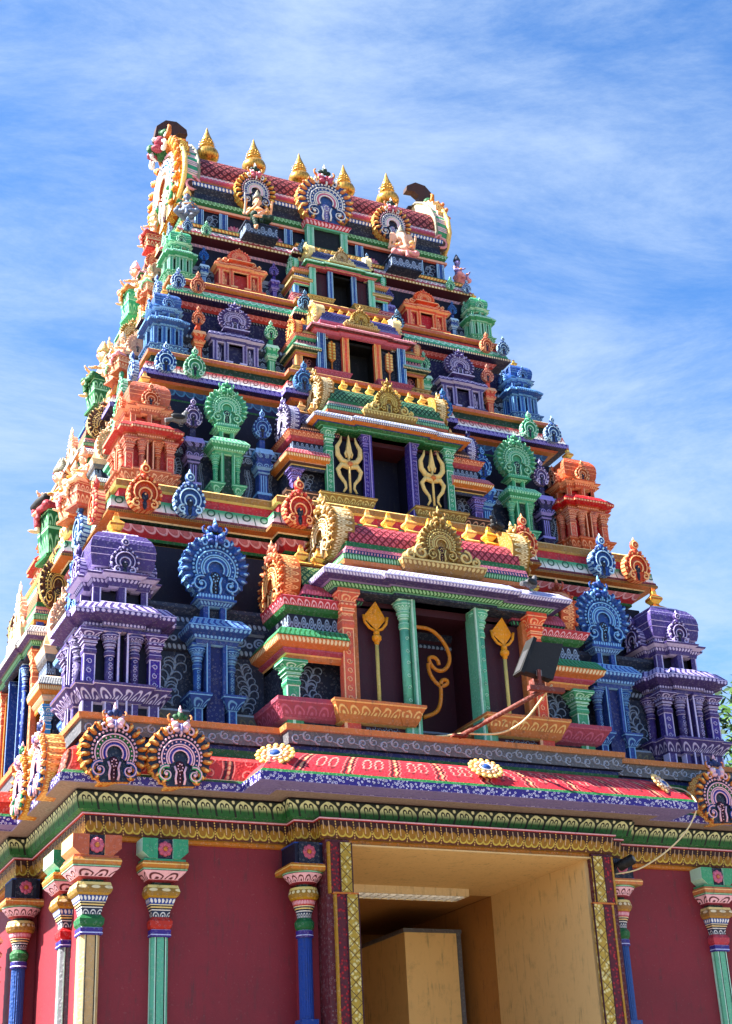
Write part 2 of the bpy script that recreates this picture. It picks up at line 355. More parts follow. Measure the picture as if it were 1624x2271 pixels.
# ---- medallions (front faces -y, centre of disc at origin, radius 1)
def medal_big(c, l, rim=None, rim_l=None, ring1=None, ring2=None, curl=None, face=None, face2=None, eye=None, dark='ink', thick=.45, crest=None, base=True):
    rim = rim or c; rim_l = rim_l or l; ring1 = ring1 or c; ring2 = ring2 or c; curl = curl or c; face = face or c; face2 = face2 or c; eye = eye or l; crest = crest or c
    b = MB()
    out = []
    for i in range(48):
        a = radians(-68+316*i/47); k = 1+(.03 if thick < .58 else .0)*(1 if i % 2 else -1); out.append((.97*k*cos(a), .97*k*sin(a)))
    b.prism(out, -.02, thick, c, 'scroll:%s,%s,.22' % (rim, rim_l))
    n = 19
    for i in range(n):
        a = radians(-58+296*i/(n-1))
        if 74 < math.degrees(a) < 106: continue
        b.T = Matrix.Translation((.85*cos(a), -.06, .85*sin(a))) @ Matrix.Rotation(-a, 4, 'Y')
        b.ball((0.0, 0, 0), (.155, .09, .078), rim, 8, 4); b.ball((.05, -.07, 0), (.085, .05, .035), rim_l, 6, 4)
        b.ball((.13, -.02, .05), (.05, .07, .045), rim, 6, 4)
    b.T = Matrix.Identity(4)
    for i in range(27):
        a = radians(-50+280*i/26); b.ball((.66*cos(a), -.08, .66*sin(a)-.02), .042, l if ring1 == c else 'pink_l', 6, 4)
    def band(r0, r1, y, mt, z0=-.08, a0=-32, a1=212):
        n_ = 24; vs = []
        for i in range(n_+1):
            a = radians(a0+(a1-a0)*i/n_); vs += [(r0*cos(a), y, z0+r0*sin(a)), (r1*cos(a), y, z0+r1*sin(a)), (r0*cos(a), 0, z0+r0*sin(a)), (r1*cos(a), 0, z0+r1*sin(a))]
        fs = []
        for i in range(n_):
            k = 4*i; fs += [(k, k+4, k+5, k+1), (k+1, k+5, k+7, k+3), (k+2, k+6, k+4, k)]
        b.add(vs, fs, mt)
    band(.44, .58, -.10, ring1); band(.27, .36, -.12, ring2)
    for r, z0 in ((.585, -.08), (.43, -.08), (.365, -.08), (.25, -.08)):
        b.tube([(x, y, z+z0) for x, y, z in arcp(0, 0, r, -30, 210, -.12, 22)], .024, l, 5)
    for i in range(15):
        a = radians(-20+220*i/14); b.ball((.51*cos(a), -.13, -.08+.51*sin(a)), .028, l, 6, 4)
    for s_ in (-1, 1):
        b.tube(spiral(s_*.44, -.58, .25, 90+s_*20, 1.35, -.12, -s_, 18, .8), lambda t: .06*(1-t*.55), curl, 6)
        b.tube(spiral(s_*.44, -.58, .25, 90+s_*20, 1.35, -.165, -s_, 18, .8), lambda t: .024*(1-t*.4), l, 5)
        b.ball((s_*.44, -.15, -.58), .055, l, 6, 4)
        b.tube([(s_*.18, -.1, -.32), (s_*.12, -.12, -.5), (s_*.15, -.12, -.7), (s_*.12, -.1, -.86)], .035, l, 5)
    b.ball((0, -.03, -.35), (.17, .06, .22), dark, 10, 5); b.ball((0, -.03, -.68), (.1, .06, .24), dark, 8, 5)
    for i in range(7): b.ball((.075*cos(i*.9), -.1, -.35+.11*sin(i*.9)), .026, l, 6, 4)
    for k in range(3): b.ball((0, -.09, -.56-k*.11), .022, l, 5, 4)
    if base: b.box(-.52, .52, -.16, thick, -1.0, -.86, 'bead:%s,%s,.09' % (c, l)); b.box(-.6, .6, -.2, thick+.02, -1.06, -1.0, c)
    f = MB()   # lion face crest
    f.ball((0, .0, .84), (.27, .16, .17), face, 10, 6)
    for s_ in (-1, 1):
        f.ball((s_*.17, -.12, .9), (.125, .10, .12), face2, 8, 6); f.ball((s_*.15, -.2, .94), .05, eye, 6, 4); f.ball((s_*.13, -.15, .76), (.11, .1, .07), face2, 8, 5)
        f.tube(spiral(s_*.3, .72, .12, 90, .9, -.1, -s_, 10, .7), lambda t: .04*(1-t*.5), l, 5)
        f.tube([(s_*.2, -.02, 1.0), (s_*.33, -.02, 1.08), (s_*.36, -.02, 1.2), (s_*.3, -.02, 1.26)], lambda t: .055*(1-.6*t), rim, 5)
        f.ball((s_*.14, -.02, 1.17), .095, crest, 8, 5); f.ball((s_*.24, -.02, 1.06), .07, l, 6, 4)
    f.ball((0, -.2, .8), (.055, .09, .13), face, 8, 5); f.tube([(0, -.2, .72), (0, -.2, .62), (0, -.12, .56)], lambda t: .045*(1-.5*t), l, 5)
    f.ball((0, -.05, 1.22), (.1, .1, .15), crest, 8, 6); f.ball((0, -.1, 1.3), .05, l, 6, 4); f.lathe([(.06, 0), (.045, .08), (.0, .2)], (0, -.03, 1.34), 8, True, l)
    return b, f
def medal_small(c, l, mid=None, dark='ink', thick=.5):
    mid = mid or c; b = MB(); out = []
    for i in range(28):
        a = radians(-70+320*i/27); out.append((.95*cos(a), .95*sin(a)))
    b.prism(out, 0, thick, c, 'leaf:%s,%s,.25' % (c, l))
    for i in range(24):
        a = radians(-66+312*i/23); b.ball((.9*cos(a), -.02, .9*sin(a)), (.1, .12, .1), l if i % 2 else c, 6, 4)
    b.tube(arcp(0, .02, .66, -40, 220, -.1, 18), .07, mid, 5); b.tube(arcp(0, .02, .64, -40, 220, -.16, 18), .032, l, 5)
    b.tube(arcp(0, -.05, .36, -50, 230, -.1, 14), .05, l, 5)
    for s_ in (-1, 1):
        b.tube(spiral(s_*.48, -.6, .26, 90+s_*20, 1.2, -.12, -s_, 12, .75), lambda t: .07*(1-t*.5), l, 5)
    b.ball((0, -.02, -.15), (.2, .08, .26), dark, 8, 5); b.ball((0, -.02, -.6), (.13, .07, .3), dark, 8, 5); b.ball((0, -.12, -.05), .06, l, 6, 4)
    for s_ in (-1, 1): b.ball((s_*.33, 0, .92), (.16, .14, .14), mid, 6, 5); b.ball((s_*.36, -.1, .98), .06, l, 6, 4)
    b.ball((0, .08, 1.0), (.28, .2, .24), c, 8, 5)
    b.ball((0, .1, 1.42), (.3, .22, .34), c, 10, 6); b.tube(arcp(0, 1.4, .22, 0, 360, -.1, 14), .04, l, 5); b.ball((0, -.1, 1.4), .08, l, 6, 4)
    b.lathe([(.13, 0), (.07, .14), (0, .3)], (0, .08, 1.68), 8, True, l)
    return b
_mc = {}
def MBIG(*a, **k):
    key = ('b', a, tuple(sorted(k.items())))
    if key not in _mc:
        x, y = medal_big(*a, **k); _mc[key] = (x.mesh('medallion_disc'), y.mesh('medallion_crest'))
    return _mc[key]
def MSM(*a, **k):
    key = ('s', a, tuple(sorted(k.items())))
    if key not in _mc: _mc[key] = medal_small(*a, **k).mesh('small_medallion')
    return _mc[key]
def curls(b, x0, x1, z0, z1, y, mt, seed=1, dens=1.0):
    """fern-like scrollwork in relief on a panel"""
    rnd = random.Random(seed); W, H = x1-x0, z1-z0; s = min(W, H)
    if H > W*.9:
        n = max(4, int(H/W*5)); path = [(x0+W*(.5+.16*sin(i/n*6.3+seed)), y, z0+H*(.03+.9*i/n)) for i in range(n+1)]
    else:
        n = max(4, int(W/H*4)); path = [(x0+W*(.03+.94*i/n), y, z0+H*(.5+.22*sin(i*1.6+seed))) for i in range(n+1)]
    b.tube(path, s*.018, mt, 4)
    for i in range(n):
        p = path[i]; q = path[i+1]; d = atan2(q[2]-p[2], q[0]-p[0])
        for sg in (-1, 1):
            r = s*(.20+.05*rnd.random()); a = d+sg*.7
            cx, cz = p[0]+r*1.05*cos(d+sg*1.25), p[2]+r*1.05*sin(d+sg*1.25)
            pts = [(cx+r*(1-.62*t/9)*cos(d-sg*1.9-sg*(-1)*4.3*t/9*1), y, cz+r*(1-.62*t/9)*sin(d-sg*1.9+sg*4.3*t/9)) for t in range(10)]
            pts = [(min(max(a_[0], x0+.004), x1-.004), a_[1], min(max(a_[2], z0+.004), z1-.004)) for a_ in pts]
            b.tube(pts, lambda t: s*(.030-.016*t), mt, 4)
            b.ball((pts[-1][0], y, pts[-1][2]), s*.033, mt, 5, 4)
# ------------------------------------------------------------------ architecture kit
def shaft_edges(b, cx, cy, hw, hd, z0, z1, c, l, inner=True):
    """square shaft with painted pale arrises and a fluted face"""
    b.box(cx-hw, cx+hw, cy-hd, cy+hd, z0, z1, c)
    e = hw*.16
    for s in (-1, 1):
        b.box(cx+s*hw-(e if s > 0 else -.002)-(0 if s > 0 else .004), cx+s*hw+(e if s < 0 else -.002)+(0 if s < 0 else .004), cy-hd-.004, cy-hd+.01, z0, z1, l)
        if inner: b.box(cx+s*hw*.52-e*.4, cx+s*hw*.52+e*.4, cy-hd-.004, cy-hd+.01, z0, z1, l)
    for s in (-1, 1): b.box(cx+s*(hw+.001)-.002, cx+s*(hw+.001)+.002, cy-hd+e, cy-hd+e*2, z0, z1, l)
def cap_prof(z0, h, c, l, f, lo=True):
    """flared capital above a shaft of half-width r; f = flare"""
    q = lambda a, b_, m_: (a*f, z0+b_*h, m_)
    return [q(0, 0, l), q(.10, .03, c), q(.22, .10, c), q(.16, .20, l), q(.16, .22, c), q(0.02, .30, 'scallop:%s,%s,.05' % (c, l)), q(.05, .38, l), q(.12, .40, c), q(.30, .44, l), q(.30, .47, c), q(.20, .50, l),
            q(.25, .53, c), q(.52, .58, 'bead:%s,%s,.03' % (c, l)), q(.52, .64, c), q(.34, .68, l), q(.36, .70, 'petal:%s,%s,.07' % (c, l)), q(1.0, .88, l), q(1.0, .905, c), q(1.0, .98, c), q(.95, 1.0, c)]
_col = {}
def column_orn(c, l, hw, h, caph, round_=False, c2=None):
    key = (c, l, hw, h, caph, round_, c2)
    if key in _col: return _col[key]
    b = MB(); c2 = c2 or c
    if round_:
        R_ = hw*1.1
        b.lathe([(R_, 0, c), (R_, h-caph*1.0, c)], n=12, mt='flecks' if 0 else c)
        for i in range(6): b.tube(spiral(0, (i+.7)*(h-caph)/6.5, hw*.5, 0, 1, -R_-.001, 1 if i % 2 else -1, 8, .6), hw*.09, l, 4)
        b.lathe([(x+R_*1.0 if 0 else R_+x, z, m_) for x, z, m_ in cap_prof(h-caph, caph*.86, c, l, hw*1.3)], n=12)
        b.rst(0, 0, hw*2.1, hw*2.1, [(-.02, h-caph*.14, l), (0, h-caph*.1, c), (0, h, c)])
    else:
        b.rst(0, 0, hw, hw, [(0, 0, c2), (0, h-caph, c2)])
        for i in range(max(3, int((h-caph)/(hw*1.7)))):
            zz = hw*.9+i*hw*1.7
            if zz < h-caph-hw*.5: b.tube(spiral(0, zz, hw*.55, 90*i, 1.1, -hw-.002, 1 if i % 2 else -1, 8, .6), hw*.1, l, 4)
        for s in (-1, 1): b.box(s*hw-.005, s*hw+.005, -hw-.005, -hw+.01, 0, h-caph, l)
        b.rst(0, 0, hw, hw, cap_prof(h-caph, caph, c, l, hw*1.15))
    _col[key] = b.mesh('column'); return _col[key]
def pilaster_mesh(c, l, hw, h):
    key = ('p', c, l, hw, h)
    if key not in _col:
        b = MB(); shaft_edges(b, 0, 0, hw, hw*.8, 0, h, c, l); _col[key] = b.mesh('column')
    return _col[key]
def finial_mesh(c, l, s=1):
    key = ('f', c, l, s)
    if key not in _col:
        b = MB()
        r = lambda a, z, m_: (a*s, z*s, m_)
        b.rst(0, 0, .001, .001, [r(.085, 0, c), r(.085, .02, l), r(.075, .03, c), r(.035, .06, c), r(.03, .075, l), r(.06, .11, c), r(.062, .13, l), r(.06, .14, c), r(.025, .175, l), r(.022, .21, c), r(.012, .25, c)])
        _col[key] = b.mesh('pot_finial')
    return _col[key]
def kuta(c, l, dark, ornate, roofc=None, eave=None, colc=None, fin='amber'):
    roofc = roofc or c; eave = eave or c; colc = colc or c; b = MB()
    pt = 'petal:%s,%s,.085' % (c, l); bd = 'bead:%s,%s,.035' % (c, l)
    b.box(-.29, .29, -.29, .29, 0, 1.2, dark)
    for hx, hy in ((.37, .37), (.20, .42), (.42, .20)):
        b.rst(0, 0, hx, hy, [(-.05, .0, c), (-.05, .02, dark if hx == .37 else c), (-.05, .24, l), (-.01, .25, c), (.0, .265, pt), (.09, .385, l), (.10, .39, c), (.10, .415, c), (-.02, .42, c)])
        b.rst(0, 0, hx, hy, [(-.06, .96, l), (-.02, .965, c), (-.02, 1.00, l), (.01, 1.005, bd), (.01, 1.04, c), (.04, 1.05, eave), (.125, 1.085, bd), (.13, 1.125, l if eave == c else eave), (.13, 1.135, 'leaf:%s,%s,.055' % (eave, l) if eave == c else eave), (.055, 1.225, l), (.04, 1.235, c), (-.02, 1.24, c)])
    for sx in (-1, 1):
        for sy in (-1, 1):
            b.box(sx*.32-.05, sx*.32+.05, sy*.32-.05, sy*.32+.05, 0, .25, c)
            for e in (-1, 1): b.box(sx*.32+e*.045-.007, sx*.32+e*.045+.007, sy*.325-.054, sy*.325+.054, 0, .25, l)
    for i in (-1, 1):   # slit between the thin door boards
        for ax in range(4):
            b.T = Matrix.Rotation(ax*pi/2, 4, 'Z')
            b.box(i*.045-.012, i*.045+.012, -.42, -.28, .0, .96, c); b.box(i*.045-.013, i*.045+.004, -.425, -.415, .0, .96, l)
            b.box(i*.13-.03, i*.13+.03, -.40, -.32, 0, .25, c); b.box(i*.13-.033, i*.13-.022, -.405, -.32, 0, .25, l)
    b.T = Matrix.Identity(4)
    b.box(-.2, .2, -.2, .2, 1.2, 1.6, dark)
    for ax in range(4):
        b.T = Matrix.Rotation(ax*pi/2, 4, 'Z')
        for i in (-1, 0, 1):
            b.box(i*.235-.035, i*.235+.035, -.275-(.06 if i == 0 else 0), -.2, 1.23, 1.46, c); b.box(i*.235+.02, i*.235+.034, -.28-(.06 if i == 0 else 0), -.27, 1.23, 1.46, l)
    b.T = Matrix.Identity(4)
    b.rst(0, 0, .29, .29, [(-.02, 1.24, c), (.03, 1.245, l), (.03, 1.26, c), (-.05, 1.27, c)])
    for hx, hy in ((.27, .27), (.13, .33), (.33, .13)):
        b.rst(0, 0, hx, hy, [(-.03, 1.44, l), (.01, 1.45, c), (.02, 1.49, bd), (.04, 1.53, l), (.09, 1.555, c), (.10, 1.575, l), (.05, 1.60, c), (.02, 1.615, c)])
    b.rst(0, 0, .27, .27, [(-.02, 1.60, bd), (.0, 1.66, l), (.035, 1.665, roofc), (.05, 1.72, roofc), (.055, 1.78, l), (.062, 1.785, roofc), (.06, 1.85, l), (.065, 1.855, roofc), (.052, 1.93, roofc), (.03, 1.98, l), (.028, 1.985, roofc), (-.02, 2.05, roofc), (-.08, 2.085, l), (-.09, 2.10, roofc), (-.20, 2.12, roofc)])
    kids = []
    if ornate:
        cm = column_orn(c, l, .052, .55, .26, False, colc); cr2 = column_orn(c, l, .042, .55, .26, True)
        P = [(-.32, -.34, cm), (-.12, -.36, cr2), (.12, -.36, cr2), (.32, -.34, cm), (-.34, .32, cm)]
        for x, y, q in P: kids.append(('column', q, (x, y, .415), 0, 1))
        for x, q in ((-.12, cr2), (.12, cr2)): kids.append(('column', q, (-.36, x, .415), -pi/2, 1))
    else:
        q = pilaster_mesh(colc, l, .055, .55)
        for x in (-.3, -.11, .11, .3): kids.append(('column', q, (x, -.33-(.03 if abs(x) < .2 else 0), .415), 0, 1))
        for x in (-.28, .0, .28): kids.append(('column', q, (-.34, x, .415), -pi/2, 1))
    sm = MSM(roofc if roofc != 'violet' else 'violet', l, dark='ink')
    for k in range(4):
        a = k*pi/2; kids.append(('medallion', sm, (.385*sin(a), -.385*cos(a), 1.70), a, .155))
    kids.append(('pot_finial', finial_mesh(fin, 'yellow_l', 1.2), (0, 0, 2.11), 0, 1))
    return ('corner_shrine', b.mesh('corner_shrine'), kids)
def panj(c, l, dark, ornate, mc=None, kind='big'):
    """narrow niche shrine carrying a large medallion; origin on the wall line"""
    b = MB(); pt = 'petal:%s,%s,.07' % (c, l); bd = 'bead:%s,%s,.035' % (c, l)
    b.box(-.09, .09, -.05, .2, 0, 1.1, 'dblue' if c == 'blue' else dark)
    for s in (-1, 1):
        b.rst(s*.175, .06, .055, .12, [(-.01, 0, c), (-.01, .30, l), (.0, .31, pt), (.06, .42, l), (.065, .43, c), (.065, .45, c)])
        for e in (-1, 1): b.box(s*.175+e*.035-.006, s*.175+e*.035+.006, -.056, -.04, 0, .30, l)
        b.box(s*.085-.02, s*.085+.02, -.09, .1, .45, 1.0, c); b.box(s*.085+.012*s, s*.085+.022*s, -.095, -.085, 0.45, 1.0, l)
    b.rst(0, .05, .22, .15, [(-.03, .95, l), (-.01, .96, c), (.01, 1.0, l), (.03, 1.005, bd), (.04, 1.04, c), (.09, 1.07, bd), (.105, 1.11, l), (.105, 1.12, 'leaf:%s,%s,.05' % (c, l)), (.04, 1.21, l), (.03, 1.22, c), (-.05, 1.23, c)])
    for s in (-1, 1): b.box(s*.09-.03, s*.09+.03, -.03, .15, 1.2, 1.42, c); b.box(s*.09+.02, s*.09+.03, -.035, -.02, 1.2, 1.42, l)
    b.box(-.07, .07, 0.02, .15, 1.2, 1.42, dark)
    b.rst(0, .06, .17, .12, [(-.05, 1.38, l), (-.02, 1.39, bd), (.01, 1.43, l), (.03, 1.435, c), (.03, 1.46, c)])
    kids = []
    if ornate:
        cm = column_orn(c, l, .038, .52, .26, True)
        for s in (-1, 1): kids.append(('column', cm, (s*.175, .0, .45), 0, 1))
    else:
        for s in (-1, 1): kids.append(('column', pilaster_mesh(c, l, .045, .52), (s*.175, .0, .45), 0, 1))
    d, f = MBIG(*(mc or (c, l)))
    kids.append(('medallion', d, (0, -.03, 1.46+.355), 0, (.36, .30, .36))); kids.append(('lion_face', f, (0, -.03, 1.46+.355), 0, (.36, .30, .36)))
    return ('niche_shrine', b.mesh('niche_shrine'), kids)
def slim(c, l, dark, kc=None, kl=None):
    """slim pilaster crowned by a small medallion, height 1.3 .. 2.0 units"""
    b = MB(); pt = 'petal:%s,%s,.06' % (c, l)
    b.rst(0, .05, .075, .10, [(.01, 0, c), (.01, .3, l), (.0, .31, c), (.045, .40, l), (.045, .44, c), (0, .45, c), (0, .75, c), (.01, .78, l), (.03, .80, c), (.02, .84, l), (.06, .88, pt), (.07, .95, l), (.03, .96, c), (.05, 1.04, 'leaf:%s,%s,.06' % (c, l)), (.09, 1.10, l), (.06, 1.20, c), (0, 1.21, c), (-.03, 1.22, c), (-.03, 1.40, c)])
    for e in (-.04, 0, .04): b.box(e-.008, e+.008, -.056, -.04, .45, .75, l)
    return ('slim_pilaster', b.mesh('slim_pilaster'), [('medallion', MSM(kc or c, kl or l), (0, -.04, 1.60), 0, (.165, .15, .19))])
def shala(c, l, dark, arch):
    """three-bay shrine: width .62 units x2"""
    b = MB(); pt = 'bead:%s,%s,.07' % (c, l)
    b.box(-.5, .5, .02, .3, 0, 1.05, dark)
    for s in (-1, 1):
        b.rst(s*.34, .03, .20, .13, [(-.03, 0, c), (-.03, .20, l), (.0, .21, pt), (.03, .33, l), (.035, .34, c), (.035, .40, c), (-.05, .41, c)])
        b.rst(s*.15, .0, .045, .13, [(.0, .10, c), (.0, .22, l), (.02, .26, c), (.03, .36, l), (.03, .41, c)])
        b.box(s*.34-.05, s*.34+.05, -.03, .1, .4, .95, 'scroll:%s,%s,.09' % (dark if c != 'orange' else 'red', l))
    b.rst(0, .06, .52, .16, [(-.02, .93, l), (.0, .95, c), (.02, 1.02, l), (.09, 1.06, 'scallop:%s,%s,.09' % (c, l)), (.06, 1.17, l), (0, 1.19, c), (0, 1.22, c)])
    b.rst(0, .03, .20, .16, [(-.02, .93, l), (.0, .95, c), (.02, 1.02, l), (.09, 1.06, 'scallop:%s,%s,.09' % (c, l)), (.06, 1.17, l), (0, 1.19, c), (0, 1.23, c), (-.02, 1.28, c), (.08, 1.30, l), (.08, 1.33, c)])
    kids = []
    for x in (-.44, -.20, .20, .44): kids.append(('column', pilaster_mesh(c, l, .045, .54), (x, -.07, .41), 0, 1))
    d, f = MBIG(c, l, dark='red' if c in ('orange', 'terra') else 'ink')
    if arch:
        b.rst(0, .08, .42, .1, [(.02, 1.19, c), (.04, 1.26, l), (-.02, 1.3, c)])
        for s in (-1, 1):
            for k, (xx, zz, rr) in enumerate(((.30, 1.37, .10), (.44, 1.32, .07))):
                b.ball((s*xx, .03, zz), (rr*1.15, .07, rr), c, 10, 6); b.tube(spiral(s*xx, zz, rr*.85, 90, 1.2, -.04, -s, 10, .7), .014, l, 5)
        kids += [('medallion', d, (0, -.02, 1.55), 0, (.27, .22, .27)), ('lion_face', f, (0, -.0, 1.52), 0, (.2, .18, .26))]
    else: kids += [('medallion', d, (0, -.04, 1.68), 0, (.36, .28, .34)), ('lion_face', f, (0, -.04, 1.68), 0, (.36, .28, .34))]
    return ('wide_niche_shrine', b.mesh('wide_niche_shrine'), kids)
def barrel(b, x0, x1, cy, hw, z0, h, prof_cols, tile, n=10, ridge='mint_l'):
    """barrel roof along x; bulging cross-section, front = -y"""
    sec = []
    for i in range(n+1):
        a = pi*i/n; yy = -cos(a); zz = sin(a)
        sec.append((cy+hw*(yy*(1+.06*sin(a)**2)), z0+h*(zz**.82)))
    vs = []; fs = []; uvs = []; Ls = [0]
    for i, (y, z) in enumerate(sec):
        vs += [(x0, y, z), (x1, y, z)]
        if i: Ls.append(Ls[-1]+sqrt((y-sec[i-1][0])**2+(z-sec[i-1][1])**2))
    for i in range(n):
        fs.append((2*i, 2*i+1, 2*i+3, 2*i+2)); uvs.append([(0, Ls[i]/Ls[-1]), (x1-x0, Ls[i]/Ls[-1]), (x1-x0, Ls[i+1]/Ls[-1]), (0, Ls[i+1]/Ls[-1])])
    fs.append(tuple(range(0, 2*n+2, 2))); uvs.append([(0, 0)]*(n+1)); fs.append(tuple(range(1, 2*n+2, 2))[::-1]); uvs.append([(0, 0)]*(n+1))
    b.add(vs, fs, tile, uvs)
    b.box(x0, x1, cy-hw*.16, cy+hw*.16, z0+h-.01, z0+h+.025, ridge)
def bay(S):
    """central porch with wings; origin x centre, y = shrine line, z = tier floor; units of the lowest tier"""
    b = MB(); kids = []
    o = S['orn']; bc, bl = S['base']; wc, wl = S['wbase']
    dk = S['dark']; pn, pl = S['panel']
    # wings
    b.box(-1.74, -.5, -.50, .3, 0, 1.2, pn); b.box(.5, 1.74, -.50, .3, 0, 1.2, pn)
    for s in (-1, 1):
        b.sweep([(-1.78, .5), (-1.78, -.72), (-1.16, -.72)] if s < 0 else [(1.16, -.72), (1.78, -.72), (1.78, .5)], closed=False, prof=[(-.04, 0, wc), (-.04, .02, pn), (-.04, .13, wl), (.02, .15, wc), (.03, .17, 'petal:%s,%s,.12' % (wc, wl)), (.10, .28, wl), (.11, .29, wc), (.11, .33, wl), (.0, .335, wc), (-.1, .34, wc)])
    cwc, cwl = S['wcol']
    for s in (-1, 1):
        b.box(s*1.66-.085, s*1.66+.085, -.70, -.55, 0, .14, cwc); b.box(s*1.66-.03, s*1.66+.0, -.705, -.69, 0, .14, cwl)
        curls(b, min(s*1.28, s*1.56), max(s*1.28, s*1.56), .38, .78, -.505, pl, 3+s, 1)
        q = column_orn(cwc, cwl, .062, .42, .26) if o else pilaster_mesh(cwc, cwl, .085, .42)
        kids.append(('column', q, (s*1.66, -.60, .335), 0, 1))
    g, gl = S['wcor']
    for s in (-1, 1): b.sweep([(-1.74, .5), (-1.74, -.70), (-1.12, -.70)] if s < 0 else [(1.12, -.70), (1.74, -.70), (1.74, .5)], closed=False, prof=[(-.02, .745, S['wlint']), (.0, .76, S['wlint']), (.0, .80, bl), (.02, .81, wc), (.06, .84, wl), (.05, .86, S['wsof']), (.13, .89, 'bead:%s,cream,.035' % S['wsof']), (.155, .945, g), (.155, .955, 'leaf:%s,%s,.045' % (g, gl)), (.09, 1.045, gl), (.08, 1.055, wc), (.0, 1.08, wl), (-.04, 1.09, 'scroll:navy,%s,.09' % pl), (-.04, 1.25, g), (.0, 1.28, g), (.02, 1.32, 'petal:%s,%s,.07' % S['wup']), (.07, 1.40, wl), (.03, 1.42, wc), (-.2, 1.43, wc)])
    for s in (-1, 1):
        x0, x1 = sorted((s*.9, s*1.52))
        b.rst((x0+x1)/2, -.32, (x1-x0)/2, .34, [(0, 1.42, 'dashes:navy,%s,.04' % gl), (.03, 1.47, 'bead:%s,%s,.03' % (wc, wl)), (.02, 1.52, wc), (-.02, 1.60, wc), (-.06, 1.61, wc)])
        barrel(b, x0, x1, -.32, .30, 1.60, .30, None, 'tile:%s,%s,.075,12' % S['wroof'], ridge=wl)
    # porch
    px = S.get('px', 0)
    b.box(-1.0, -.42, -.62, .0, 0, 1.45, S['spear']); b.box(.42, 1.0, -.62, 0, 0, 1.45, S['spear']); b.box(-1.04, -.97, -.72, 0, .3, 1.45, S['jamb']); b.box(.97, 1.04, -.72, 0, .3, 1.45, S['jamb'])
    b.box(-.5, .5, -.14, -.10, 0, 1.5, dk); b.box(-1.0, 1.0, -.62, 0, 1.42, 1.5, dk if not o else 'dkmaroon')
    b.box(-.425, -.415, -.6, 0, .02, 1.42, dk); b.box(.415, .425, -.6, 0, .02, 1.42, dk); b.box(-.5, .5, -.62, 0, .0, .02, dk)
    for s in (-1, 1):
        cx = s*.84
        b.rst(cx, -.4, .40, .42, [(-.06, 0, S['spear']), (-.06, .12, bl), (.0, .13, bc), (.01, .145, bc), (.03, .19, 'petal:%s,%s,.10' % (bc, bl)), (.09, .30, bl), (.10, .31, bc), (.10, .335, bl), (-.0, .34, bc), (-.1, .345, bc)])
        b.rst(s*.50, -.43, .09, .42, [(-.02, .13, bc), (.02, .20, 'petal:%s,%s,.10' % (bc, bl)), (.05, .30, bl), (.055, .31, bc), (.055, .338, bl), (0, .343, bc)])
        c0, l0 = S['ocol']; c1, l1 = S['icol']
        b.box(s*1.10-.085, s*1.10+.085, -.80, -.6, 0, .13, c0); b.box(s*1.10-.09, s*1.10-.06, -.805, -.79, 0, .13, l0)
        b.box(s*.44-.075, s*.44+.075, -.80, -.6, 0, .14, c1); b.box(s*.44-.02, s*.44+.0, -.805, -.79, 0, .14, l1)
        curls(b, min(s*.58, s*.98), max(s*.58, s*.98), .01, .125, -.775, pl if o else bl, 9)
        if o:
            kids.append(('column', column_orn(c0, l0, .056, 1.19, .42), (s*1.10, -.72, .34), 0, 1)); kids.append(('column', column_orn(c1, l1, .044, 1.19, .34, S.get('round', 1)), (s*.44, -.72, .34), 0, 1))
            b.box(s*.37-.02, s*.37+.02, -.82, -.6, .0, 1.5, c1); b.box(s*.37-.022, s*.37-.008, -.825, -.8, 0, 1.5, l1)
        else:
            kids.append(('column', pilaster_mesh(c0, l0, .105, 1.19), (s*1.10, -.72, .34), 0, 1)); kids.append(('column', pilaster_mesh(c1, l1, .085, 1.19), (s*.44, -.72, .34), 0, 1))
    k, kl = S['cor']; kp = S.get('corpat', 'leaf'); sof = S['soffit']
    for hx, hy in ((1.27, .42), (.62, .47)):
        b.rst(0, -.42, hx, hy, [(-.08, 1.50, S['lint']), (-.02, 1.505, S['lint']), (-.02, 1.53, 'mint' if o else bl), (.0, 1.535, S['cor2']), (.04, 1.575, k), (.07, 1.58, sof), (.16, 1.60, 'bead:%s,%s,.03' % (k, kl)), (.18, 1.635, kl), (.18, 1.645, '%s:%s,%s,%s' % (kp, k, kl, .045 if kp == 'leaf' else .11)), (.09, 1.725, kl), (.08, 1.735, k), (.0, 1.74, k), (-.2, 1.75, k)])
    rc, rl = S['roof']
    b.box(-1.12, 1.12, -.70, 0, 1.74, 1.83, 'dpur' if o else dk)
    for x in (-1.08, -.55, .55, 1.08): b.box(x-.06, x+.06, -.74, -.6, 1.74, 1.84, S['icol'][0])
    curls(b, -.98, -.62, 1.745, 1.825, -.705, 'violet_l', 4); curls(b, .62, .98, 1.745, 1.825, -.705, 'violet_l', 5)
    b.rst(0, -.36, 1.08, .40, [(-.03, 1.81, S['ramber']), (.03, 1.83, S['ramber']), (.04, 1.87, 'bead:green,green_l,.03' if o else bl), (.05, 1.93, 'green' if o else rc), (.01, 1.95, 'dashes:%s,%s,.035' % (S['r2'], rl)), (.0, 2.00, 'petal:%s,%s,.04' % (S['r3'], rl)), (-.01, 2.04, 'green' if o else rc), (-.02, 2.10, S['ramber']), (-.06, 2.11, rc)])
    barrel(b, -1.02, 1.02, -.36, .37, 2.09, .34, None, 'tile:%s,%s,.085,12' % (rc, rl), ridge=S['ridge'])
    # nasi arch on the roof front
    nc, nl = S['nasi']
    b.rst(0, -.72, .46, .14, [(-.04, 1.80, nc), (.0, 1.83, nc), (.02, 1.87, 'bead:%s,%s,.05' % (nc, nl)), (.04, 1.92, nl), (.04, 1.94, nc), (-.05, 1.95, nc)])
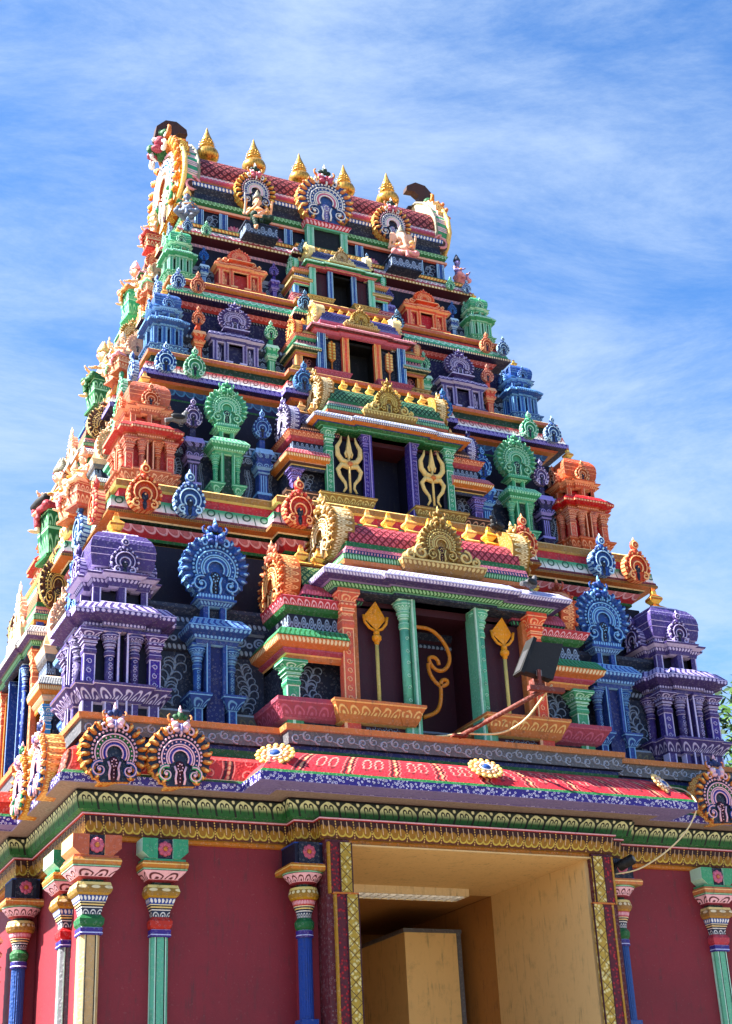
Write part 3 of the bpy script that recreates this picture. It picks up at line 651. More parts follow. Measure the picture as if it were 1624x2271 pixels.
    for s in (-1, 1):
        for xx, zz, rr in ((.26, 2.03, .10), (.38, 1.99, .065)):
            b.ball((s*xx, -.80, zz), (rr*1.2, .07, rr), nc, 10, 6); b.tube(spiral(s*xx, zz, rr*.85, 90, 1.25, -.87, -s, 12, .75), .016, nl, 5)
    d, f = MBIG(nc, nl, base=False, dark=S.get('nd', 'dkmaroon')); kids += [('medallion', d, (0, -.82, 2.18), 0, (.25, .24, .25)), ('lion_face', f, (0, -.80, 2.20), 0, (.27, .27, .30))]
    # gable ends
    gc, gg = S['gable']; d, f = MBIG(gc, gg, thick=.62, base=False); q = .36
    for s in (-1, 1):
        kids += [('gable_end', d, (s*1.16, -.36, 2.31), s*pi/2, (.38, .34, .32)), ('lion_face', f, (s*1.16, -.36, 2.31), s*pi/2, (.36, .34, .33))]
    gc, gg = S['wgable']; d, f = MBIG(gc, gg, thick=.6, base=False)
    for s in (-1, 1):
        kids += [('gable_end', d, (s*1.72, -.32, 1.69), s*pi/2, (.34, .30, .33)), ('lion_face', f, (s*1.72, -.32, 1.69), s*pi/2, (.34, .30, .33))]
    fm = finial_mesh(*S['fin']); fn = finial_mesh(*S['wfin'])
    for i in range(8): kids.append(('pot_finial', fm, ((i-3.5)*.25, -.36, 2.45), 0, 1))
    for s in (-1, 1):
        for x in (1.20, 1.40): kids.append(('pot_finial', fn, (s*x, -.32, 1.92), 0, 1))
    return ('porch_shrine', b.mesh('porch_shrine'), kids)
# ------------------------------------------------------------------ the tower
tower = bpy.data.objects.new("temple_tower", None); COL.objects.link(tower)
tag(tower, 'tall painted stone temple gateway tower covered in carved shrines and columns', 'temple')
CY = 3.71
def plan(w, y, jx=None, jy=0, sx=None, sj=0):
    """closed plan, anticlockwise, front corner (-w,y); jog of the front bay and of the side bays"""
    yb = 2*CY-y; p = [(-w, y)]
    if jx: p += [(-jx, y), (-jx, y-jy), (jx, y-jy), (jx, y)]
    p += [(w, y)]
    if sx: p += [(w, CY-sx), (w+sj, CY-sx), (w+sj, CY+sx), (w, CY+sx)]
    p += [(w, yb), (-w, yb)]
    if sx: p += [(-w, CY+sx), (-w-sj, CY+sx), (-w-sj, CY-sx), (-w, CY-sx)]
    return p
def part(name, b, parent=tower, **k): return ob(name, b.mesh(name), parent, **k)
# storey walls and cornices -------------------------------------------------
T = [dict(w=3.386, y=1.068, z=6.42, ze=8.844, zt=9.29, kx=3.30, ky=1.07, s=1.0, sz=1.0, jx=1.66, jy=.17, bs=1.0, bz=1.0, by=1.07, sb=.72, sbo=-.0),
     dict(w=2.845, y=1.80, z=9.29, ze=10.996, zt=11.40, kx=2.82, ky=1.81, s=.725, sz=.715, jx=1.15, jy=.14, bs=.705, bz=.725, by=1.81, sb=.54, sbo=0),
     dict(w=2.434, y=2.323, z=11.40, ze=12.519, zt=12.83, kx=2.455, ky=2.30, s=.51, sz=.475, jx=.78, jy=.1, bs=.50, bz=.46, by=2.27, sb=.36, sbo=0),
     dict(w=2.182, y=2.714, z=12.83, ze=13.754, zt=14.02, kx=2.165, ky=2.71, s=.42, sz=.405, jx=.60, jy=.08, bs=.385, bz=.385, by=2.69, sb=.26, sbo=0)]
# tier 1
t = T[0]; b = MB(); yw = 1.0; W = plan(3.45, yw)
b.sweep(W, [(0, 6.42, 'slate'), (0.02, 6.56, 'slate'), (.05, 6.60, 'petal:grey,stone,.09'), (.10, 6.72, 'slate_l'), (.10, 6.74, 'slate'), (0, 6.75, 'slate'), (0, 7.36, 'ink'), (.02, 7.38, 'bead:slate,slate_l,.05'), (.04, 7.44, 'ink'), (.02, 7.46, 'scroll:slate,slate_l,.2'), (.02, 7.60, 'slate_l'), (.06, 7.615, 'slate'), (.06, 7.66, 'bead:slate,slate_l,.05'), (.09, 7.71, 'ink'), (.05, 7.74, 'slate'), (.10, 7.80, 'slate'), (.10, 7.84, 'ink'), (-.25, 7.86, 'navy'), (-.25, 8.6, 'navy')])
for x0, x1 in ((-2.90, -2.56), (-2.08, -1.80), (1.80, 2.08), (2.56, 2.90)): curls(b, x0, x1, 6.78, 7.34, yw-.006, 'slate_l', int(x0*10))
part('storey_wall', b)
def cornice(t, prof):
    b = MB(); b.sweep(plan(t['w'], t['y'], t['jx'], t['jy'], t['sb']*1.9, t['jy']), prof); return part('cornice', b)
cornice(T[0], [(-.42, 8.45, 'gold'), (-.34, 8.53, 'frieze0:gold,gold_l'), (-.30, 8.66, 'dgreen'), (-.24, 8.665, 'green'), (-.24, 8.70, 'scallop:red,pink_l,.11'), (-.16, 8.80, 'dkmaroon'), (-.20, 8.81, 'dgreen'), (-.12, 8.83, 'cream'), (-.11, 8.85, 'amber'),
    (.0, 8.846, 'flecks:gold,gold_l,.1,60'), (.0, 8.875, 'gold'), (-.01, 8.88, 'maroon'), (-.02, 8.915, 'pink'), (-.03, 8.92, 'leafg:green,white'), (-.035, 9.0, 'leafg2:green,white'), (-.07, 9.055, 'mint'), (-.10, 9.07, 'gold'), (-.14, 9.08, 'red'), (-.14, 9.19, 'gold_l'), (-.10, 9.20, 'gold'), (-.10, 9.27, 'amber_l'), (-.12, 9.29, 'stone')]) if 0 else None
GB = 'greenband:green,white,.3'
cornice(T[0], [(-.42, 8.45, 'gold'), (-.34, 8.53, 'bead:gold,gold_l,.03'), (-.30, 8.66, 'dgreen'), (-.24, 8.665, 'green'), (-.24, 8.70, 'scallop:red,pink_l,.13'), (-.15, 8.80, 'dkmaroon'), (-.20, 8.81, 'dgreen'), (-.12, 8.83, 'cream'), (-.11, 8.845, 'amber'),
    (.0, 8.846, 'dashes:gold,brown,.02'), (.0, 8.875, 'gold'), (-.01, 8.88, 'maroon'), (-.015, 8.91, 'rose'), (-.03, 8.92, 'comma:jade,white,.20'), (-.04, 9.045, 'mint_l'), (-.08, 9.065, 'jade'), (-.14, 9.08, 'red'), (-.14, 9.19, 'gold_l'), (-.10, 9.20, 'gold'), (-.10, 9.27, 'amber_l'), (-.12, 9.29, 'stone')])
t = T[1]; b = MB()
b.sweep(plan(2.93, 1.78), [(0, 9.27, 'slate'), (.02, 9.36, 'violet'), (.03, 9.40, 'petal:dpur,slate_l,.07'), (.07, 9.50, 'blue'), (0, 9.52, 'ink'), (0, 9.98, 'slate'), (.02, 10.0, 'scroll:slate,slate_l,.13'), (.04, 10.09, 'slate_l'), (.04, 10.11, 'bead:slate,slate_l,.05'), (.06, 10.18, 'slate_l'), (.06, 10.2, 'ink'), (-.2, 10.22, 'navy'), (-.2, 10.8, 'navy')])
for x0, x1 in ((-2.55, -2.38), (-2.20, -2.12), (-1.64, -1.54), (-1.38, -1.28)):
    curls(b, x0, x1, 9.54, 9.96, 1.775, 'slate_l', int(x0*9)); curls(b, -x1, -x0, 9.54, 9.96, 1.775, 'slate_l', int(x0*9))
part('storey_wall', b)
cornice(T[1], [(-.36, 10.70, 'dgreen'), (-.30, 10.76, 'dashes:dblue,mint,.05'), (-.26, 10.84, 'green'), (-.26, 10.87, 'scallop:dblue,sky,.12'), (-.20, 10.96, 'amber'), (-.12, 10.975, 'terra'), (-.10, 11.0, 'dpur'), (.0, 10.998, 'scroll:violet,violet_l,.06'), (.0, 11.065, 'dpur'), (-.02, 11.07, 'comma:red,white,.13'), (-.05, 11.19, 'stone'), (-.10, 11.20, 'green'), (-.10, 11.23, 'dgreen'), (-.13, 11.24, 'dgreen'), (-.13, 11.33, 'amber'), (-.08, 11.34, 'terra'), (-.08, 11.385, 'amber_l'), (-.1, 11.40, 'stone')])
t = T[2]; b = MB()
b.sweep(plan(2.5, 2.34), [(0, 11.38, 'slate'), (.0, 11.44, 'slate'), (.05, 11.52, 'slate_l'), (.05, 11.54, 'ink'), (0, 11.55, 'curlw:ink,slate_l' if 0 else 'scroll:ink,slate_l,.12'), (0, 11.66, 'scroll:ink,slate_l,.1'), (0, 11.78, 'scroll:ink,slate_l,.12'), (0, 11.86, 'slate'), (.04, 11.9, 'bead:slate,slate_l,.05'), (.05, 11.95, 'ink'), (-.15, 12.0, 'dpur'), (-.15, 12.4, 'dpur')])
part('storey_wall', b)
cornice(T[2], [(-.30, 12.30, 'dpur'), (-.26, 12.36, 'amber'), (-.24, 12.39, 'navy'), (-.23, 12.44, 'dashes:ink,slate_l,.04'), (-.2, 12.465, 'scallop:red,rose_l,.062'), (-.14, 12.53, 'dkmaroon'), (-.16, 12.54, 'dpur'), (0, 12.52, 'bead:dpur,cream,.035'), (.0, 12.56, 'mint'), (-.02, 12.57, 'scallop:jade,mint_l,.09'), (-.05, 12.665, 'mint'), (-.1, 12.675, 'red'), (-.1, 12.73, 'maroon'), (-.11, 12.76, 'amber'), (-.06, 12.77, 'terra'), (-.06, 12.81, 'amber_l'), (-.08, 12.83, 'stone')])
t = T[3]; b = MB()
b.sweep(plan(2.2, 2.78), [(0, 12.82, 'slate'), (.03, 12.90, 'slate_l'), (0, 12.92, 'scroll:slate,slate_l,.1'), (0, 13.05, 'scroll:slate,slate_l,.09'), (0, 13.2, 'scroll:slate,slate_l,.1'), (0, 13.26, 'slate_l'), (.03, 13.3, 'slate'), (-.1, 13.33, 'navy'), (-.1, 13.7, 'navy')])
part('storey_wall', b)
cornice(T[3], [(-.26, 13.58, 'dgreen'), (-.22, 13.61, 'navy'), (-.2, 13.64, 'green'), (-.2, 13.66, 'scallop:lav,pink_l,.055'), (-.14, 13.72, 'dkmaroon'), (-.15, 13.73, 'dkmaroon'), (0, 13.756, 'bead:gold,cream,.05'), (.0, 13.795, 'cream'), (-.01, 13.80, 'scallop:rose,white,.08'), (-.04, 13.885, 'pink'), (-.08, 13.89, 'mint'), (-.08, 13.92, 'dgreen'), (-.11, 13.93, 'dgreen'), (-.11, 13.965, 'bead:amber,yellow_l,.05'), (-.09, 14.0, 'green'), (-.10, 14.02, 'stone')])
# storey furniture ------------------------------------------------------------
K = [kuta('pur', 'pur_l', 'navy', True, fin='amber', colc='violet'), kuta('terra', 'terra_l', 'red', True, eave='red', colc='orange', fin='amber'),
     kuta('blue', 'blue_l', 'dblue', False), kuta('jade', 'mint_l', 'dgreen', False)]
KN = ['purple', 'orange', 'blue', 'green']
for t, k, n in zip(T, K, KN):
    for sx in (-1, 1):
        for y in (t['ky'], 2*CY-t['ky']):
            if sx > 0 and y > CY: continue
            o = inst(k, tower, (sx*t['kx'], y, t['z']), 0, (t['s'], t['s'], t['sz']))
            o['label'] = '%s corner shrine with domed roof and small medallions' % n
P1 = panj('blue', 'blue_l', 'ink', True); P2 = panj('jade', 'jade_l', 'dgreen', True)
for sx in (-1, 1):
    inst(P1, tower, (sx*2.33, .83, 6.42), 0, 1, 'blue niche shrine under a round flame edged medallion')
    inst(P2, tower, (sx*1.905, 1.63, 9.29), 0, (.73, .73, .725), 'green niche shrine under a round flame edged medallion')
    inst(slim('dpur', 'violet_l', 'ink', 'pur', 'pur_l'), tower, (sx*2.285, 1.69, 9.29), 0, .725)
    inst(slim('blue', 'blue_l', 'ink'), tower, (sx*1.45, 1.69, 9.29), 0, .725)
    inst(shala('dpur' if 0 else 'pur', 'pur_l', 'dpur', False), tower, (sx*1.57, 2.25, 11.40), 0, (.60, .5, .50), 'purple three bay shrine with round medallion')
    inst(slim('orange', 'orange_l', 'ink', 'terra', 'terra_l'), tower, (sx*2.02, 2.30, 11.40), 0, (.55, .5, .50))
    inst(slim('jade', 'mint_l', 'ink'), tower, (sx*1.07, 2.30, 11.40), 0, (.55, .5, .50))
    inst(shala('orange', 'orange_l', 'red', True), tower, (sx*1.345, 2.66, 12.83), 0, (.60, .45, .43), 'orange three bay shrine with arched crest and red doorway')
    inst(slim('blue', 'sky_l', 'ink', 'blue', 'sky'), tower, (sx*1.81, 2.72, 12.83), 0, (.42, .4, .39))
    inst(slim('violet', 'violet_l', 'ink'), tower, (sx*.84, 2.72, 12.83), 0, (.42, .4, .39))
B1 = dict(orn=True, base=('amber','amber_l'), wbase=('rose','pink'), dark='dkmaroon', panel=('ink','slate_l'), wcol=('jade','mint_l'), wcor=('green','jade'), wlint='amber', wsof='amber', wup=('red','pink_l'), wroof=('green','gold_l'), spear='dkmaroon', jamb='amber',
    ocol=('orange','orange_l'), icol=('mint','mint_l'), cor=('lav','lav_l'), cor2='bead:green,green_l,.04', soffit='pur', lint='slate', roof=('red','rose_l'), ramber='amber', r2='dblue', r3='pink', ridge='mint_l', nasi=('gold','gold_l'), gable=('gold','cream'), wgable=('terra','orange_l'), fin=('ygoldf','yellow_l'), wfin=('amber','yellow_l'))
PAL['buff_shaded'] = (196,150,92); PAL['roofred'] = (136,24,40); PAL['ygoldf'] = (236,170,30); PAL['greenroof'] = (30,110,66); PAL['purroof'] = (84,76,150)
B2 = dict(orn=True, round=False, base=('gold','gold_l'), wbase=('brown','terra_l'), dark='navy', panel=('ink','slate_l'), wcol=('pur','violet_l'), wcor=('rose','rose_l'), wlint='slate', wsof='amber', wup=('terra','terra_l'), wroof=('dpur','violet_l'), spear='navy', jamb='navy',
    ocol=('jade','mint_l'), icol=('violet','violet_l'), cor=('blue','white'), cor2='green', soffit='amber', lint='green', roof=('greenroof','jade_l'), ramber='terra', r2='dblue', r3='pink', ridge='mint', nasi=('gold','gold_l'), gable=('gold','cream'), wgable=('pur','lav_l'), fin=('ygoldf','yellow_l'), wfin=('amber','amber_l'), nd='ink')
B3 = dict(orn=False, base=('rose','pink'), wbase=('gold','gold_l'), dark='black', panel=('dkmaroon','rose_l'), wcol=('amber','amber_l'), wcor=('jade','white'), wlint='amber', wsof='dgreen', wup=('terra','terra_l'), wroof=('dblue','blue_l'), spear='ink', jamb='ink',
    ocol=('blue','sky_l'), icol=('orange','amber_l'), cor=('red','pink_l'), corpat='scallop', cor2='pink', soffit='maroon', lint='pink', roof=('purroof','violet_l'), ramber='rose', r2='dblue', r3='slate', ridge='violet_l', nasi=('gold','gold_l'), gable=('cream','amber_l'), wgable=('terra','amber_l'), fin=('ygoldf','yellow_l'), wfin=('amber','yellow_l'))
B4 = dict(orn=False, base=('gold','gold_l'), wbase=('rose','pink_l'), dark='black', panel=('ink','slate_l'), wcol=('sky','sky_l'), wcor=('gold','amber_l'), wlint='mint', wsof='gold', wup=('terra','terra_l'), wroof=('maroon','rose_l'), spear='dkmaroon', jamb='ink',
    ocol=('mint','mint_l'), icol=('blue','sky_l'), cor=('jade','mint_l'), corpat='scallop', cor2='pink', soffit='green', lint='rose', roof=('dblue','slate_l'), ramber='slate', r2='dblue', r3='slate', ridge='stone', nasi=('gold','cream'), gable=('cream','gold_l'), wgable=('jade','mint_l'), fin=('gold','gold_l'), wfin=('terra','amber_l'))
BAYS = [bay(q) for q in (B1, B2, B3, B4)]
PALE = dict(gable=('archbrown', 'gold_l'), nasi=('peach', 'ivory'), roof=('terra', 'ivory'), wroof=('terra', 'ivory'), wgable=('peach', 'ivory'), cor=('grey', 'white'), wcor=('grey', 'white'), wup=('peach', 'ivory'), fin=('peach', 'ivory'), wfin=('peach', 'ivory'), base=('terra', 'ivory'), wbase=('peach', 'ivory'))
WBAYS = [bay(dict(B1, **dict(PALE, ocol=('terra', 'orange_l'), icol=('blue', 'sky_l'), wcol=('sky', 'white')))), bay(dict(B2, **dict(PALE, cor=('slate', 'white'), ocol=('dgreen', 'green_l')))), bay(dict(B3, **dict(PALE, cor=('jade', 'white'), gable=('gold', 'cream')))), bay(dict(B4, **dict(PALE, cor=('maroon', 'pink_l'), gable=('terra', 'orange_l'))))]
for i, (t, q) in enumerate(zip(T, BAYS)):
    sy = [1.0, .66, .45, .37][i]
    o = inst(q, tower, (0, t['by'], t['z']), 0, (t['bs'], sy, t['bz']), 'central porch shrine with barrel roof, golden arch and row of small pots')
    # west bay of the same storey
    o = inst(WBAYS[i], tower, (-t['kx']+.04, CY, t['z']), -pi/2, (t['sb'], [.55, .5, .42, .35][i], t['bz']), 'west porch shrine seen end on behind the corner')
    g = [P1, P2, None, None][i]
    if g: inst(g, tower, (-t['w']-.08+[0, -.02][i], CY-[1.80, 1.30][i], t['z']), -pi/2, (.8*t['s'], .8*t['s'], t['sz']))
KUD = [(3.035, .95, 9.03, .185, ('coral', 'orange_l'), 2.55, ('blue', 'sky_l'), 1.38, ('coral', 'orange_l')), (2.59, 1.74, 11.16, .13, ('blue', 'sky_l'), 2.24, ('jade', 'mint_l'), .93, ('blue', 'sky')),
       (2.29, 2.25, 12.665, .097, ('blue', 'sky_l'), 2.035, ('terra', 'orange_l'), .65, ('slate', 'blue_l')), (2.045, 2.66, 13.835, .07, ('blue', 'sky_l'), 1.79, ('jade', 'mint_l'), .47, ('slate', 'blue_l'))]
for i, (x1, y, z, r, c1, x2, c2, x3, c3) in enumerate(KUD):
    for s in (-1, 1):
        for x, c_ in ((x1, c1), (x2, c2)): ob('cornice_medallion', MSM(*c_), tower, (s*x, y, z), 0, (r, r, r*1.08))
        ob('cornice_medallion', MSM(*c3), tower, (s*x3, y-T[i]['jy'], z), 0, (r, r, r*1.08))
    w_ = T[i]['w']; hd = CY-T[i]['y']
    for f_, c_ in ((.86, c1), (.62, c2), (.34, ('cream', 'orange_l'))):
        ob('cornice_medallion', MSM(*c_), tower, (-w_-.06, CY-hd*f_, z), -pi/2, (r, r, r*1.08))
# ------------------------------------------------------------------ ground storey
def base_plan(p2=True):
    p = [(-3.62, .42), (-1.70, .42), (-1.70, .24)]
    if p2: p += [(-1.51, .24), (-1.51, .09), (1.51, .09), (1.51, .24)]
    p += [(1.70, .24), (1.70, .42), (3.62, .42), (3.62, 7.0), (-3.62, 7.0), (-3.62, 5.06), (-3.80, 5.06), (-3.80, 2.36), (-3.62, 2.36)]
    return p
b = MB()
for s in (-1, 1):
    x0, x1 = sorted((s*1.31, s*3.62)); b.box(x0, x1, .42, 7.0, 0, 5.34, 'wallred')
    x0, x1 = sorted((s*1.31, s*1.70)); b.box(x0, x1, .24, .42, 0, 5.34, 'wallred'); x0, x1 = sorted((s*1.31, s*1.55)); b.box(x0, x1, .02, .24, 0, 5.34, 'maroon')
b.box(-3.80, -3.62, 2.36, 5.06, 0, 5.34, 'wallred')
part('ground_wall', b)
b = MB(); b.sweep(base_plan(), [(.0, 5.31, 'amber'), (.035, 5.315, 'amber'), (.035, 5.345, 'gold'), (.06, 5.35, 'frieze0:maroon'), (.085, 5.515, 'red'), (.10, 5.52, 'pink_l'), (.10, 5.533, 'maroon'), (.03, 5.545, 'dkmaroon')])
part('frieze', b)
b = MB(); b.sweep(base_plan(False), [(.02, 5.53, 'maroon'), (.11, 5.535, 'green'), (.15, 5.55, 'lotus0:green'), (.19, 5.62, 'lotus0:green') if 0 else (.15, 5.551, 'lotus0:green'), (.195, 5.69, 'ink'), (.18, 5.70, 'black'), (.18, 5.715, 'rose'), (.17, 5.72, 'ink'), (.10, 5.722, 'navy'), (.10, 5.74, 'ink')])
part('lotus_cornice', b)
b = MB(); b.sweep(base_plan(False), [(.06, 5.715, 'plaster'), (.37, 5.722, 'lav'), (.38, 5.728, 'flecks:violet,lav_l,.05,34'), (.385, 5.80, 'green'), (.37, 5.805, 'green'), (.345, 5.832, 'cream'), (.345, 5.838, 'redband:red'), (.30, 6.03, 'red'), (.23, 6.085, 'red'), (.11, 6.115, 'green'), (.12, 6.19, 'dblue'), (.12, 6.225, 'ink'), (.155, 6.235, 'grey'), (.16, 6.36, 'brown_l'), (.185, 6.365, 'amber'), (.19, 6.418, 'amber'), (.17, 6.425, 'stone'), (-.4, 6.43, 'stone')])
part('roof_ledge', b)
def redcurve(b, path, front, back, z0, z1, n=7):
    pass
b = MB(); E = [(-1.957, -.05), (1.957, -.05), (1.957, .5), (-1.957, .5)]
b.sweep(E, [(-.3, 5.74, 'lav'), (.37, 5.725, 'lav'), (.38, 5.728, 'flecks:violet,lav_l,.05,34'), (.385, 5.805, 'green'), (.375, 5.81, 'green'), (.355, 5.835, 'cream'), (.34, 5.84, 'red'), (-.4, 5.85, 'red')])
# curved red canopy surface with painted bands, one strip so the pattern runs across it
N = 9; P = []
for i in range(N+1):
    a = i/N; P.append((.345-.47*a, 5.842+.285*sin(a*pi/2)**.85))
vs = []; fs = []; uvs = []
for i, (o, z) in enumerate(P): vs += [(-1.957-o, -.05-o, z), (1.957+o, -.05-o, z)]
for i in range(N):
    fs.append((2*i, 2*i+1, 2*i+3, 2*i+2)); L = 1.957+.3
    uvs.append([(-L-.1, i/N), (L+.1, i/N), (L+.1, (i+1)/N), (-L-.1, (i+1)/N)])
b.add(vs, fs, 'redband:red', uvs, True)
for s in (-1, 1):
    vs = []
    for o, z in P: vs += [(s*(1.957+o), -.05-o, z), (s*(1.957+o), .5, z)]
    b.add(vs, [((2*i, 2*i+1, 2*i+3, 2*i+2) if s < 0 else (2*i+2, 2*i+3, 2*i+1, 2*i)) for i in range(N)], 'red', None, True)
part('canopy', b)
# west canopy, same build
b = MB(); b.sweep([(-4.15, 2.1), (-3.5, 2.1), (-3.5, 5.3), (-4.15, 5.3)], [(-.1, 5.74, 'lav'), (.37, 5.725, 'flecks:violet,lav_l,.05,34'), (.38, 5.80, 'green'), (.36, 5.83, 'red'), (.34, 5.95, 'red'), (.26, 6.06, 'red'), (.1, 6.11, 'red')]); part('canopy', b)
# rosettes on the red canopy
b = MB()
def rosette(b, c, r, nrm, mt='amber_l', eye='blue'):
    q = Vector(nrm).to_track_quat('Z', 'Y').to_matrix().to_4x4(); b.T = Matrix.Translation(c) @ q
    b.ball((0, 0, 0), (r*.92, r*.68, .012), 'amber_l', 14, 4)
    for i in range(16):
        a = 2*pi*i/16; b.ball((r*.9*cos(a), r*.66*sin(a), .012), (r*.15, r*.15, .014), mt, 6, 4)
    for i in range(12):
        a = 2*pi*i/12; b.ball((r*.6*cos(a), r*.42*sin(a), .02), (r*.13, r*.11, .014), 'peach', 6, 4)
    b.ball((0, 0, .02), (r*.3, r*.2, .03), eye, 10, 5); b.tube([(r*.36*cos(a*pi/8), r*.26*sin(a*pi/8), .03) for a in range(17)], .008, 'white', 5)
    b.T = Matrix.Identity(4)
for x in (-2.12, 0.0, 2.08):
    bb = MB(); rosette(bb, (x, -.31 if x == 0 else -.24, 6.01), .18, (0 if x == 0 else (-.55 if x < 0 else .55), -1.0, .75)); part('rosette', bb, label='cream rosette with a blue eye on the red canopy')
# grey scroll frieze relief
def band_curls(b, x0, x1, z0, z1, y, mt):
    n = max(2, int((x1-x0)/.115)); r = (z1-z0)*.36
    for i in range(n):
        cx = x0+(i+.5)*(x1-x0)/n; cz = (z0+z1)/2+(.012 if i % 2 else -.012); sg = 1 if i % 2 else -1
        b.tube(spiral(cx, cz, r, 90*sg+15, 1.15, y, sg, 12, .72), lambda t: .011*(1-t*.45), mt, 4)
        b.tube([(cx+.03, y, cz-sg*r*.6), (cx+.065, y, cz-sg*r*.9), (cx+.1, y, cz-sg*r*.3)], .006, mt, 4)
for x0, x1, y in ((-3.76, -1.90, .262), (-1.84, 1.84, .082), (1.90, 3.76, .262)):
    b = MB(); band_curls(b, x0, x1, 6.235, 6.365, y, 'curl'); part('scroll_relief', b)
# tier 0 medallions
ma = dict(rim='amber', rim_l='amber_l', ring1='green', ring2='violet', curl='blue', face='lav', face2='pink_l', eye='white', dark='dkmaroon', crest='dblue', base=False, thick=.55)
mb_ = dict(ma, ring1='dblue', curl='jade', crest='green')
for x, y, rz, k in ((-3.55, -.02, 0, ma), (-2.95, -.02, 0, mb_), (2.95, -.02, 0, ma), (3.55, -.02, 0, mb_), (-4.05, .62, -pi/2, ma), (-4.05, 1.36, -pi/2, mb_)):
    d, f = MBIG('slate', 'pink_l', **k); o = ob('eave_medallion', d, tower, (x, y, 5.99), rz, (.30, .30, .30)); ob('lion_face', f, o)
# big columns
def base_col(x, y, shaft, edge, blk, pot, round_=False, hw=.10, up=('blue', 'white')):
    b = MB()
    fn = (lambda h, pr: b.lathe([(h+o, z, m_) for o, z, m_ in pr], (x, y, 0), 20, False)) if round_ else (lambda h, pr: b.rst(x, y, h, h, pr))
    if round_:
        n = 20; ring = []; 
        for i in range(n*2): ring.append((x+(hw if i % 2 else hw*.93)*cos(pi*i/n), y+(hw if i % 2 else hw*.93)*sin(pi*i/n)))
        b.sweep(ring, [(0, 0, 'dashes:%s,%s,.031' % (shaft, edge)), (0, 4.49, shaft)])
        b.box(x-hw*1.25, x+hw*1.25, y-hw*1.25, y+hw*1.25, 0, 3.79, shaft)
    else:
        ch = hw*.32; P = [(x-hw+ch, y-hw), (x+hw-ch, y-hw), (x+hw, y-hw+ch), (x+hw, y+hw), (x-hw, y+hw), (x-hw, y-hw+ch)]
        b.sweep(P, [(0, 0, shaft), (0, 4.49, shaft)])
        for q in (-1, 1):
            b.box(x+q*(hw*.50)-.004, x+q*(hw*.50)+.004, y-hw-.004, y-hw+.01, 0, 4.485, 'dkgrey'); b.box(x+q*(hw*.60)-.006, x+q*(hw*.60)+.006, y-hw-.003, y-hw+.01, 0, 4.485, edge)
            b.box(x+q*hw-.004, x+q*hw+.004, y-hw*.3, y+hw*.4, 0, 4.485, edge)
    fn(hw, [(.012, 4.485, 'violet'), (.018, 4.50, 'lav_l'), (.012, 4.51, 'violet'), (.016, 4.545, 'lav_l'), (.004, 4.55, pot), (.022, 4.575, pot), (.026, 4.62, pot), (.0, 4.655, 'petal:%s,white,.06' % 'slate'), (.008, 4.71, 'white'), (.012, 4.718, 'ink'), (.02, 4.73, 'amber_l'), (.02, 4.742, 'ink'), (.028, 4.752, 'cream'), (.03, 4.76, '%s' % up[0]), (.032, 4.765, 'bead:%s,%s,.022' % up), (.046, 4.81, up[0]), (.02, 4.815, 'ink')])
    fn(hw, [(.04, 4.81, 'ygold'), (.065, 4.83, 'gold'), (.078, 4.86, 'bead:gold,cream,.06'), (.068, 4.895, 'gold_l'), (.06, 4.92, 'gold'), (.01, 4.925, 'dgreen'), (.01, 4.95, 'rose'), (.06, 4.965, 'petal:pink_l,maroon,.07'), (.12, 5.035, 'ink'), (.125, 5.04, 'green_l'), (.125, 5.05, 'green'), (.12, 5.053, 'green')])
    b.rst(x, y, hw+.125, hw+.125, [(0, 5.052, 'gold'), (.005, 5.06, 'amber'), (.01, 5.085, 'amber_l'), (.01, 5.095, 'amber'), (.0, 5.115, 'amber_l'), (-.03, 5.12, 'amber')])
    c, l = blk; W_ = hw+.115
    b.box(x-W_*.55, x+W_*.55, y-W_*.9, y+W_, 5.12, 5.315, 'ink')
    if c != 'navy':
        for s in (-1, 1):
            b.prism([(x+s*.07, 5.315), (x+s*(W_+.02), 5.315), (x+s*(W_+.02), 5.20), (x+s*(W_-.05), 5.14), (x+s*.07, 5.14)], y-W_-.002, y+W_, c, l)
        b.box(x-W_, x+W_, y-W_+.01, y+W_, 5.12, 5.139, c)
    else:
        b.box(x-W_*.75, x+W_*.75, y-W_*.8, y+W_, 5.13, 5.30, 'navy'); b.box(x-W_*.77, x+W_*.77, y-W_*.82, y+W_, 5.118, 5.13, 'blue'); b.box(x-W_*.77, x+W_*.77, y-W_*.82, y+W_, 5.30, 5.313, 'blue')
    yy = y-(W_*.90+.008 if c != 'navy' else W_*.82+.008)
    for i in range(8):
        a = 2*pi*i/8; b.ball((x+.042*cos(a), yy, 5.225+.042*sin(a)), (.028, .016, .028), 'pink', 8, 4)
    b.ball((x, yy-.012, 5.225), (.022, .014, .022), 'amber', 8, 4)
    return b
for s in (-1, 1):
    part('pillar', base_col(s*3.61, .40, 'tan', 'cream', ('terra', 'orange_l'), 'green', hw=.082), label='cream square pillar with green pot at the corner')
    part('pillar', base_col(s*2.99, .42, 'mint', 'mint_l', ('jade', 'mint_l'), 'red', hw=.075), label='mint green square pillar with red pot')
    part('pillar', base_col(s*1.69, .22, 'blue', 'sky_l', ('navy', 'pink'), 'green', True, hw=.064, up=('red', 'pink_l')), label='blue fluted round pillar beside the doorway')
part('pillar', base_col(-3.62, 1.06, 'grey', 'mint_l', ('jade', 'mint_l'), 'red', hw=.078))
part('pillar', base_col(-3.79, 2.30, 'blue', 'sky_l', ('navy', 'pink'), 'green', True, hw=.064, up=('red', 'pink_l')))
b = MB()
for i in range(26): b.rst(-4.02, 2.75, .10, .10, [(0, 1.5+i*.13, 'terra'), (.03, 1.53+i*.13, 'terra_l'), (.035, 1.55+i*.13, 'terra'), (0, 1.60+i*.13, 'brown'), (0, 1.628+i*.13, 'brown')])
